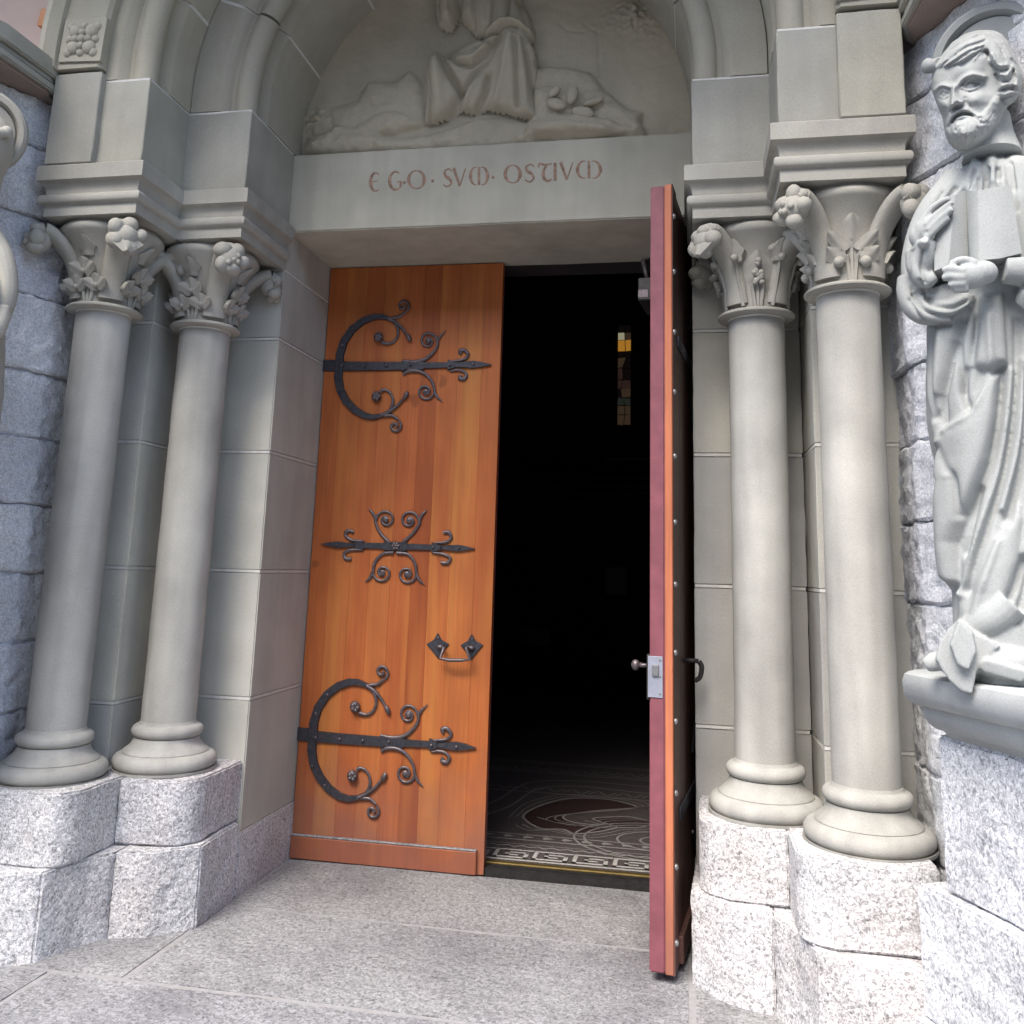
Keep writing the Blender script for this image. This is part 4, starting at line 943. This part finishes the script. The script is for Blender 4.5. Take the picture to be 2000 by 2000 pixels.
def build_statue():
    bm = bmesh.new()
    # robe: closed loft, folds pushed in along drawn lines
    prof = [(1330, 1868, 2086), (1290, 1862, 2088), (1240, 1866, 2088), (1160, 1862, 2088), (1136, 1846, 2088), (1080, 1838, 2088), (1000, 1834, 2086), (900, 1828, 2084), (860, 1818, 2084), (820, 1812, 2082), (740, 1808, 2080), (640, 1812, 2076), (560, 1818, 2076), (480, 1824, 2074), (420, 1832, 2070), (370, 1846, 2058), (335, 1862, 2030), (312, 1882, 1985), (298, 1896, 1950)]
    ys_ = np.array([p[0] for p in prof])[::-1]; ls = np.array([p[1] for p in prof])[::-1]; rs = np.array([p[2] for p in prof])[::-1]
    NT, NL = 340, 330; lev = np.linspace(298, 1330, NL)
    sc3 = lambda x, y: (1700 + x * .4142, 600 + y * .4142)
    A = np.zeros((NL, NT)); PXg = np.zeros((NL, NT)); PYg = np.zeros((NL, NT)); P0 = np.zeros((NL, NT, 3)); Nn = np.zeros((NL, NT, 3))
    for i, y in enumerate(lev):
        l, r = np.interp(y, ys_, ls), np.interp(y, ys_, rs); c = (l + r) / 2; hw = (r - l) / 2
        dep = np.interp(y, [298, 340, 420, 600, 900, 1330], [.07, .115, .135, .135, .140, .150]) * min(1, hw / 95)
        for k in range(NT):
            th = 2 * math.pi * k / NT; ct, st = math.cos(th), math.sin(th)
            e = .82; x = math.copysign(abs(ct) ** e, ct); z = math.copysign(abs(st) ** e, st)
            px = c + hw * x; p = S(px, y, dep * z)
            # keep the level horizontal in z at the axis
            p0 = S(c, y, 0); p = Vector((p.x, p.y, p0.z + (p.z - S(px, y, 0).z) * 0))
            P0[i, k] = p; nn = (ad * (ct * .8) + bd * st).normalized(); Nn[i, k] = nn
            PXg[i, k], PYg[i, k] = pj(p)
    front = np.clip((Nn @ np.array(bd)) * 2.2 + .35, 0, 1)
    D = np.zeros((NL, NT))
    def ln(poly, amp, wd, conv=sc3, skew=0):
        nonlocal D
        amp = max(-.018, min(.015, amp)); wd = max(wd, 6.5) * 1.1; poly = [tuple(v)[:2] for v in catmull([Vector((x, y, 0)) for x, y in poly], 4)] if len(poly) > 2 else poly
        q = [conv(*p) for p in poly]; d, _ = pdist(PXg, PYg, [tuple(v) for v in q], False, wd * 3.2); D += amp * np.exp(-(d / wd) ** 2) * front
    def ar(poly, amp, wd, conv=sc3):
        nonlocal D
        q = [conv(*p) for p in poly]; d, i = pdist(PXg, PYg, q, True, 5); D += np.where(i, amp * (1 - np.exp(-d / wd)), 0) * front
    # raised sheets
    ar([(330, 640), (350, 580), (470, 500), (560, 330), (620, 300), (600, 520), (560, 720), (480, 930), (400, 1110), (395, 1300), (310, 1300), (300, 900)], .030, 7)
    ar([(512, -60), (500, 120), (470, 285), (560, 305), (650, 270), (640, 120), (630, -60)], .032, 6)
    ar([(250, 60), (260, 420), (290, 530), (330, 480), (400, 180), (420, 40)], .016, 9)
    ar([(440, 1420), (560, 1150), (700, 900), (724, 1000), (700, 1200), (620, 1420), (490, 1530), (430, 1500)], .020, 10)
    # valleys
    for P, a, wd in (([(618, 300), (598, 520), (560, 720), (485, 925), (405, 1110), (402, 1310)], -.034, 10), ([(400, 175), (372, 300), (340, 420), (345, 540)], -.020, 6), ([(300, 90), (290, 300), (305, 520)], -.016, 6), ([(440, 60), (420, 200), (440, 400)], -.016, 6),
                     ([(455, 300), (440, 400), (470, 480)], -.022, 6), ([(335, 650), (385, 770), (415, 815), (430, 980)], -.022, 6), ([(505, 60), (490, 270)], -.020, 4), ([(690, 60), (690, 400), (640, 720), (560, 1000), (450, 1330)], -.022, 8), ([(745, 300), (720, 700), (650, 1000)], -.018, 8),
                     ([(724, 1190), (650, 1380), (490, 1535)], -.030, 6), ([(330, 820), (300, 1000), (325, 1290)], -.010, 6), ([(520, 860), (480, 1020), (440, 1160)], -.018, 5), ([(780, 900), (760, 1200), (690, 1480)], -.024, 9), ([(860, 200), (850, 700), (820, 1100), (780, 1500)], -.03, 10)):
        ln(P, a, wd)
    for P, a, wd in (([(560, 320), (475, 500), (350, 582), (330, 640)], .018, 4.5), ([(660, 300), (640, 560), (600, 800), (520, 1040), (430, 1350)], .020, 7), ([(715, 250), (700, 620), (620, 950)], .016, 6), ([(350, 120), (325, 400)], .012, 5), ([(330, 645), (390, 790)], .012, 4), ([(600, 1100), (540, 1300), (500, 1450)], .012, 7), ([(800, 300), (790, 800), (730, 1150)], .02, 9), ([(560, 60), (570, 290)], .012, 5)):
        ln(P, a, wd)
    s1 = lambda x, y: (1720 + x * .2071, y * .2071)
    for P, a, wd in (([(830, 1500), (720, 1680), (610, 1850)], -.016, 5), ([(960, 1490), (985, 1640), (990, 1800)], -.018, 5), ([(1110, 1440), (1120, 1650)], -.012, 6), ([(1215, 1250), (1190, 1500), (1230, 1760)], -.016, 7), ([(880, 1480), (850, 1640), (760, 1820)], .010, 7), ([(1050, 1450), (1055, 1700)], .010, 8)): ln(P, a, wd, s1)
    D += .004 * np.sin(np.arctan2(Nn @ np.array(bd), Nn @ np.array(ad)) * 9 + lev[:, None] * .004) * np.clip((lev[:, None] - 600) / 200, 0, 1)
    P1 = P0 + Nn * D[..., None]
    vv = [[bm.verts.new(P1[i, k]) for k in range(NT)] for i in range(NL)]
    for i in range(NL - 1):
        for k in range(NT): bm.faces.new((vv[i][k], vv[i + 1][k], vv[i + 1][(k + 1) % NT], vv[i][(k + 1) % NT]))
    bm.faces.new(vv[0]); bm.faces.new(vv[-1][::-1])
    # robe tail falling over the corbel, and the toes
    zt7 = lambda x, y: (1700 + x * .15528, 1200 + y * .15528)
    def slab(poly, b0, b1):
        q0 = [bm.verts.new(S(*zt7(x, y), b0)) for x, y in poly]; q1 = [bm.verts.new(S(*zt7(x, y), b1)) for x, y in poly]; n = len(poly)
        bm.faces.new(q0); bm.faces.new(q1[::-1])
        for i in range(n): bm.faces.new((q0[i], q0[(i + 1) % n], q1[(i + 1) % n], q1[i]))
    slab([(980, 180), (1110, 60), (1290, 220), (1480, 300), (1640, 400), (1480, 520), (1340, 700), (1280, 1000), (1150, 970), (1010, 850), (900, 700), (820, 560), (860, 380)], .06, .185)
    slab([(1000, 380), (1110, 60), (1290, 230), (1330, 480), (1230, 700), (1100, 640)], .16, .215)
    cap(bm, [S(*zt7(900, 560), .08), S(*zt7(800, 600), .10), S(*zt7(690, 640), .10)], [.024, .026, .018])
    cap(bm, [S(*zt7(1250, 180), .11), S(*zt7(1500, 60), .13), S(*zt7(1750, -160), .13)], [.035, .045, .05])
    for j in range(5):
        cap(bm, [S(*zt7(1500 + j * 95, 560 + j * 22), .10), S(*zt7(1490 + j * 95, 620 + j * 25), .165), S(*zt7(1480 + j * 95, 660 + j * 26), .19)], [.028, .024 - j * .001, .018])
    ballbm(S(1960, 1290, .10), (.10, .09, .05), bm, 28)
    # shoulders and arms
    k = lambda x, y: (1720 + x * .2071, 340 + y * .2071)           # arm crop
    cap(bm, [S(1880, 356, .02), S(1824, 430, .05), S(1798, 510, .07), S(1800, 575, .10), S(1812, 596, .12)], [.062, .060, .054, .044, .036])
    cap(bm, [S(1795, 560, .12), S(1806, 505, .165), S(1808, 470, .185)], [.040, .036, .030])        # forearm up to the raised wrist
    # wide sleeve round the raised forearm, edge turning under
    for P, R, b in (([k(225, 960), k(240, 1120), k(310, 1250), k(430, 1310), k(620, 1290), k(780, 1210), (1890, 575)], [.020, .026, .032, .036, .034, .028, .02], .13),
                    ([k(300, 720), k(330, 900), k(420, 1000), k(520, 960)], [.022, .024, .024, .016], .17), ([k(200, 1040), k(300, 1130), k(460, 1130)], [.024, .030, .026], .12), ([k(560, 1080), k(600, 1180), k(680, 1230)], [.04, .045, .04], .11)):
        cap(bm, [S(x, y, b) for x, y in P], R)
    for P, R, b in (([(1868, 368), (1830, 430), (1812, 500), (1812, 556)], [.010, .016, .016, .010], (.075, .105, .125, .140)), ([(1852, 368), (1808, 440), (1784, 520), (1786, 572)], [.010, .014, .016, .012], (.06, .088, .105, .135)), ([(1786, 562), (1806, 598), (1850, 612), (1890, 596)], [.008, .012, .012, .008], (.125, .150, .158, .150)), ([(1794, 592), (1820, 620), (1860, 624)], [.008, .012, .008], (.115, .14, .145)), ([(1880, 360), (1850, 420), (1838, 470)], [.008, .014, .008], (.10, .125, .14)), ([(1905, 340), (1880, 410), (1868, 470)], [.008, .012, .008], (.11, .135, .14))):
        cap(bm, [S(x, y, bb) for (x, y), bb in zip(P, b)], R)
    cap(bm, [S(2075, 400, .05), S(2095, 480, .10), S(2080, 545, .14)], [.065, .062, .055])
    cap(bm, [S(2070, 540, .16), S(2010, 532, .185), S(1960, 528, .20)], [.055, .042, .036])           # left forearm across
    cap(bm, [S(2000, 600, .15), S(2030, 570, .17), S(2080, 560, .17)], [.03, .05, .06])
    # right hand: palm, four fingers laid towards the book, thumb
    def fing(pts, r, b0, b1): n = len(pts); cap(bm, [S(*k(x, y), b0 + (b1 - b0) * i / (n - 1)) for i, (x, y) in enumerate(pts)], [r * 1.12, r, r * .95, r * .78][:max(2, n)], 14)
    ballbm(S(*k(400, 530), .185), (.026, .026, .036), bm, 26); ballbm(S(*k(350, 590), .18), (.024, .024, .034), bm, 24); ballbm(S(*k(440, 470), .19), (.024, .022, .026), bm, 24)
    fing([(400, 440), (480, 330), (570, 265), (650, 225)], .0105, .195, .215)
    fing([(430, 490), (520, 395), (600, 325), (680, 262)], .0105, .205, .228)
    fing([(450, 540), (540, 440), (620, 375), (680, 325)], .0105, .208, .230)
    fing([(440, 600), (520, 520), (590, 455), (645, 410)], .0105, .205, .222)
    fing([(380, 640), (410, 655), (412, 620)], .012, .205, .225)
    # left hand: palm under the book, fingers wrapped over its foot
    ballbm(S(*k(860, 960), .235), (.044, .032, .036), bm, 26, Matrix.Rotation(.2, 3, 'Z')); ballbm(S(*k(960, 930), .225), (.040, .034, .034), bm, 14)
    fing([(900, 850), (820, 815), (740, 815), (650, 850)], .0115, .245, .250)
    fing([(800, 920), (720, 900), (640, 895), (585, 915)], .0112, .262, .252)
    fing([(800, 975), (720, 970), (650, 965), (580, 985)], .0112, .262, .250)
    fing([(810, 1030), (740, 1035), (680, 1040), (640, 1045)], .0108, .258, .245)
    fing([(830, 1080), (770, 1090), (720, 1095), (690, 1095)], .0098, .250, .238)
    body = remesh(bm, .0042, 3)
    # wrinkles cut into the sleeves and shoulder cloth
    co = np.empty(len(body.vertices) * 3); body.vertices.foreach_get('co', co); co = co.reshape(-1, 3); nr = np.empty(len(body.vertices) * 3); body.vertices.foreach_get('normal', nr); nr = nr.reshape(-1, 3)
    pu, pv_ = proj_arr(co[:, 0], co[:, 1], co[:, 2]); dd = np.zeros(len(co)); fm = np.clip(nr @ np.array(bd) * 2 + .4, 0, 1) * np.where((pu > 1770) & (pu < 1872) & (pv_ > 372) & (pv_ < 486) & ((co - np.array(SQ)) @ np.array(bd) > .15), 0, 1)
    for P, a, wd in (([(1866, 366), (1822, 430), (1800, 505), (1806, 552)], -.011, 4), ([(1882, 372), (1846, 432), (1832, 490)], -.010, 4), ([(1840, 376), (1796, 446), (1776, 520), (1782, 566)], -.008, 3.5), ([(1784, 575), (1812, 610), (1860, 618), (1896, 600)], -.012, 4), ([(1796, 548), (1816, 588), (1856, 600), (1888, 588)], -.011, 4), ([(1776, 585), (1806, 630), (1856, 634)], -.008, 3.5), ([(1905, 330), (1884, 400), (1872, 460)], -.010, 4), ([(1930, 330), (1918, 400), (1912, 350)], -.008, 4), ([(1950, 330), (1952, 400)], -.010, 4), ([(1975, 320), (1985, 410)], -.010, 5), ([(1810, 480), (1830, 470)], -.006, 3), ([(2000, 560), (2030, 590), (2060, 580)], -.012, 5)):
        q = [tuple(v)[:2] for v in catmull([Vector((x, y, 0)) for x, y in P], 6)]; d, _ = pdist(pu, pv_, q, False, wd * 3); dd += a * np.exp(-(d / wd) ** 2) * fm
    co += nr * dd[:, None]; body.vertices.foreach_set('co', co.ravel())
    # head and beard: closed loft carved with drawn lines, finer than the robe
    fx = (bd * .80 - ad * .60).normalized(); HB = .045
    hp_ = [(283, 930, 1040, 950, .012), (292, 880, 1085, 940, .035), (320, 790, 1145, 920, .068), (400, 672, 1208, 880, .108), (500, 590, 1255, 830, .130), (560, 548, 1285, 800, .138), (640, 500, 1318, 750, .142), (700, 486, 1335, 720, .142), (760, 478, 1338, 700, .142), (850, 484, 1322, 680, .144), (900, 498, 1306, 672, .146), (960, 520, 1262, 670, .146), (1000, 536, 1205, 672, .144), (1060, 562, 1160, 700, .140), (1120, 585, 1142, 740, .138), (1180, 594, 1118, 770, .138), (1250, 604, 1056, 785, .134), (1300, 620, 1010, 785, .124), (1350, 645, 945, 780, .102), (1400, 690, 865, 775, .066), (1425, 735, 805, 770, .025)]
    H_ = np.array(hp_, float); NT, NL = 300, 330; lev = np.linspace(283, 1425, NL); G = np.zeros((NL, NT, 4))
    for i, y in enumerate(lev):
        l, r, xp, dp = (np.interp(y, H_[:, 0], H_[:, j]) for j in (1, 2, 3, 4))
        for q in range(NT):
            th = 2 * math.pi * q / NT; ct, st_ = math.cos(th), math.sin(th)
            x = xp + (r - xp) * ct if ct > 0 else xp + (xp - l) * ct
            b = dp * (abs(st_) ** .85) if st_ > 0 else -min(.10, dp) * abs(st_) ** .85
            G[i, q] = (x, y, b, max(0, min(1, st_ * 2.5 + .25)))
    CX2, CY2 = G[..., 0], G[..., 1]; fr = G[..., 3]; D = np.zeros((NL, NT))
    def ln(P, a, wd):
        nonlocal D
        d, _ = pdist(CX2, CY2, [tuple(v)[:2] for v in catmull([Vector((x, y, 0)) for x, y in P], 5)], False, wd * 3.2); D += a * np.exp(-(d / wd) ** 2) * fr
    def ar(P, a, wd):
        nonlocal D
        d, i = pdist(CX2, CY2, [tuple(v)[:2] for v in catmull([Vector((x, y, 0)) for x, y in P + P[:1]], 5)], True, 5); D += np.where(i, a * (1 - np.exp(-d / wd)), 0) * fr
    def gs(x, y, rx, ry, a):
        nonlocal D
        D += a * np.exp(-((CX2 - x) / rx) ** 2 - ((CY2 - y) / ry) ** 2) * fr
    # flatten the side of the face behind the cheek, then brow, sockets, eyes
    gs(1010, 800, 90, 170, -.012); gs(1000, 640, 80, 80, -.006)
    gs(850, 800, 105, 62, -.030); gs(588, 890, 58, 52, -.026); gs(700, 830, 34, 60, -.006)
    ln([(715, 812), (780, 742), (870, 702), (975, 722)], .016, 22); ln([(505, 852), (570, 806), (650, 818)], .014, 19)
    gs(846, 803, 52, 38, .022); gs(592, 886, 34, 32, .018)
    for P, a, wd in (([(768, 826), (805, 768), (860, 746), (915, 756), (955, 784)], .011, 9), ([(772, 836), (835, 850), (905, 830), (948, 795)], .008, 8), ([(765, 812), (805, 750), (865, 728), (930, 742)], -.008, 7), ([(545, 888), (580, 850), (628, 866)], .009, 8), ([(548, 906), (595, 926), (634, 902)], .007, 7), ([(770, 845), (840, 868), (920, 850)], -.005, 9)): ln(P, a, wd)
    # nose
    ar([(668, 800), (722, 806), (740, 880), (792, 950), (790, 992), (735, 1000), (700, 1018), (660, 1046), (640, 1010), (652, 930), (658, 860)], .040, 30); ln([(690, 810), (676, 900), (672, 985)], .014, 18); gs(770, 972, 24, 24, .008)
    ln([(728, 1012), (765, 992), (800, 962)], -.020, 10); ln([(662, 1050), (690, 1022), (712, 1012)], -.020, 9); ln([(800, 920), (815, 970), (860, 1010)], -.007, 11)
    # cheeks, moustache, mouth, beard
    gs(905, 930, 70, 60, .014); gs(580, 980, 45, 50, .008); gs(780, 660, 150, 60, .004)
    ar([(660, 1062), (740, 1018), (820, 1002), (870, 1040), (960, 1085), (930, 1110), (840, 1075), (770, 1062), (700, 1100), (650, 1190), (606, 1190), (616, 1120)], .018, 18)
    ln([(678, 1150), (708, 1105), (760, 1078), (815, 1074), (858, 1082)], -.024, 13); ln([(720, 1122), (790, 1100), (850, 1106)], .008, 10)
    ar([(872, 1092), (950, 1062), (1020, 985), (1085, 900), (1145, 960), (1150, 1110), (1050, 1250), (1010, 1350), (780, 1430), (640, 1350), (596, 1230), (640, 1190), (720, 1140), (800, 1118)], .015, 20)
    gs(795, 1250, 165, 130, .030); gs(960, 1140, 90, 100, .012); ln([(870, 1100), (950, 1160), (1010, 1160), (1000, 1240)], -.010, 14)
    rn = random.Random(4)
    for j in range(90):
        x = rn.uniform(620, 1130); y = rn.uniform(1120, 1390) - max(0, x - 900) * .85
        if y > 1430 - abs(x - 780) * .5: continue
        sl = (780 - x) * .10; ln([(x, y), (x + sl * .4 + rn.uniform(-8, 8), y + 34), (x + sl + rn.uniform(-14, 14), y + 72)], rn.choice((-.0055, -.0045, .005)), 7)
    # hair
    ar([(486, 660), (560, 640), (680, 618), (770, 585), (860, 528), (935, 492), (1000, 486), (1018, 590), (1085, 655), (1120, 740), (1105, 860), (1150, 960), (1215, 1010), (1400, 950), (1400, 650), (1300, 430), (1100, 240), (860, 240), (600, 360), (460, 560)], .024, 16)
    for P, a, wd in (([(1005, 480), (1045, 600), (1125, 668), (1205, 655)], -.020, 11), ([(1085, 705), (1150, 770), (1230, 745), (1255, 660)], -.018, 11), ([(1235, 560), (1300, 650), (1325, 780)], -.016, 11), ([(1120, 860), (1210, 830), (1300, 850)], -.020, 12), ([(1150, 930), (1230, 900), (1290, 910)], -.016, 10), ([(1190, 770), (1240, 800), (1230, 850)], -.012, 9),
                     ([(1060, 520), (1110, 610), (1190, 610)], .014, 16), ([(1130, 700), (1190, 710), (1220, 660)], .014, 14), ([(1150, 810), (1210, 790), (1280, 800)], .016, 16), ([(1250, 620), (1290, 720), (1285, 800)], .014, 16), ([(1170, 890), (1230, 870), (1280, 880)], .014, 14),
                     ([(960, 330), (780, 390), (640, 490), (545, 590)], -.010, 10), ([(980, 390), (830, 440), (690, 530), (580, 620)], -.010, 10), ([(960, 440), (840, 490), (720, 570), (640, 615)], -.009, 8), ([(970, 360), (800, 420), (660, 510), (560, 600)], .008, 12), ([(1000, 330), (1100, 400), (1160, 520)], -.008, 12), ([(1000, 290), (1150, 390), (1230, 540)], .008, 14), ([(970, 420), (830, 468), (700, 550), (600, 625)], .008, 9)):
        ln(P, a, wd)
    for j in range(40):
        x = rn.uniform(560, 1200); y = rn.uniform(300, 560)
        if y > 660 - abs(x - 700) * .3 and x < 1000: continue
        dx = -60 if x < 980 else 45; ln([(x, y), (x + dx * .6, y + 28), (x + dx * 1.1, y + 72)], rn.choice((-.004, .004, -.005)), 7)
    bm = bmesh.new(); vv = []
    for i in range(NL):
        vv.append([bm.verts.new(S(1720 + G[i, q, 0] * .2071, G[i, q, 1] * .2071, HB + G[i, q, 2] + D[i, q])) for q in range(NT)])
    for i in range(NL - 1):
        for q in range(NT): bm.faces.new((vv[i][q], vv[i + 1][q], vv[i + 1][(q + 1) % NT], vv[i][(q + 1) % NT]))
    bm.faces.new(vv[0]); bm.faces.new(vv[-1][::-1])
    h = lambda x, y: (1720 + x * .2071, y * .2071)
    ballbm(S(*h(448, 622), .085), (.020, .022, .024), bm, 24); cap(bm, [S(*h(450, 625), .085), S(*h(500, 620), .10), S(*h(560, 600), .12)], [.016, .020, .02])
    cap(bm, [S(*h(1000, 1120), HB - .02), S(*h(1030, 1300), HB - .02), S(*h(1050, 1500), HB - .01)], [.062, .064, .082], 28)
    head = remesh(bm, .0027, 1)
    # halo
    hc = S(1934, 112, -.055); hn = (fx * .45 + bd * .8 + Vector((0, 0, -.15))).normalized(); e1 = hn.cross(Vector((0, 0, 1))).normalized(); e2 = e1.cross(hn)
    hb = bmesh.new(); rows = []
    for r, d in ((.02, .0), (.125, .0), (.130, -.010), (.134, .002), (.142, .018), (.160, .020), (.170, .010), (.172, -.012), (.165, -.024), (.02, -.024)):
        rows.append([hb.verts.new(hc + (e1 * math.cos(2 * math.pi * j / 64) + e2 * math.sin(2 * math.pi * j / 64)) * r + hn * d) for j in range(64)])
    for a, b_ in zip(rows, rows[1:]):
        for j in range(64): hb.faces.new((a[j], a[(j + 1) % 64], b_[(j + 1) % 64], b_[j]))
    hb.faces.new(rows[0]); hb.faces.new(rows[-1])
    # stone dowel block tying halo to the head
    # book: two curved leaves with a valley at the spine
    kb = bmesh.new()
    top = [(705, 190), (760, 165), (805, 150), (860, 160), (920, 155), (1080, 125), (1230, 105)]
    bot = [(505, 915), (640, 860), (826, 775), (860, 800), (930, 812), (1120, 795), (1330, 745)]
    top[0] = (600, 240); top[1] = (700, 195)
    deps = [.190, .212, .178, .214, .228, .230, .214]
    ft = [S(*k(x, y), b) for (x, y), b in zip(top, deps)]; fb = [S(*k(x, y), b) for (x, y), b in zip(bot, deps)]
    ft[0] = S(*k(510, 640), .188) * .0 + S(*k(520, 280), .186); 
    rows = []
    for a, b_ in zip(ft, fb):
        rows.append([kb.verts.new(a), kb.verts.new(b_), kb.verts.new(b_ - bd * .055), kb.verts.new(a - bd * .055)])
    for a, b_ in zip(rows, rows[1:]):
        for i in range(4): kb.faces.new((a[i], a[(i + 1) % 4], b_[(i + 1) % 4], b_[i]))
    kb.faces.new(rows[0]); kb.faces.new(rows[-1])
    cv = bmesh.new(); rows = []
    for a, b_ in zip(ft, fb):
        u = (a - b_).normalized()
        rows.append([cv.verts.new(p) for p in (a + u * .006 - bd * .056, b_ - u * .006 - bd * .056, b_ - u * .006 - bd * .066, a + u * .006 - bd * .066)])
    for a, b_ in zip(rows, rows[1:]):
        for i in range(4): cv.faces.new((a[i], a[(i + 1) % 4], b_[(i + 1) % 4], b_[i]))
    cv.faces.new(rows[0]); cv.faces.new(rows[-1])
    me = []
    for q, nm in ((hb, 'halo'), (kb, 'book_pages'), (cv, 'book_cover')):
        x = bpy.data.meshes.new(nm); bmesh.ops.recalc_face_normals(q, faces=q.faces[:]); q.to_mesh(x); q.free(); me.append((nm, x))
    return [('body', body), ('head', head)] + me
parts = build_statue()
for s in (1, -1):
    if s > 0: t = thing('statue', 'pale stone statue of a bearded haloed man in robes holding an open book', 'statue', 'statues flanking the portal')
    else: t = thing('statue', 'weathered robed statue with a round halo beside the closed-leaf columns', 'statue', 'statues flanking the portal')
    for nm, me in parts:
        q = me if s > 0 else me.copy()
        if s < 0:
            q.transform(Matrix.Translation((.115, -.0, -.015)) @ Matrix.Diagonal((-1, 1, 1, 1))); q.flip_normals()
        q.materials.clear(); q.materials.append(MATS['statue_stone' if s > 0 else 'carved_stone'])
        for p in q.polygons: p.use_smooth = True
        if nm in ('halo', 'book_pages', 'book_cover'): q.set_sharp_from_angle(angle=math.radians(35))
        link(bpy.data.objects.new(nm, q), t)
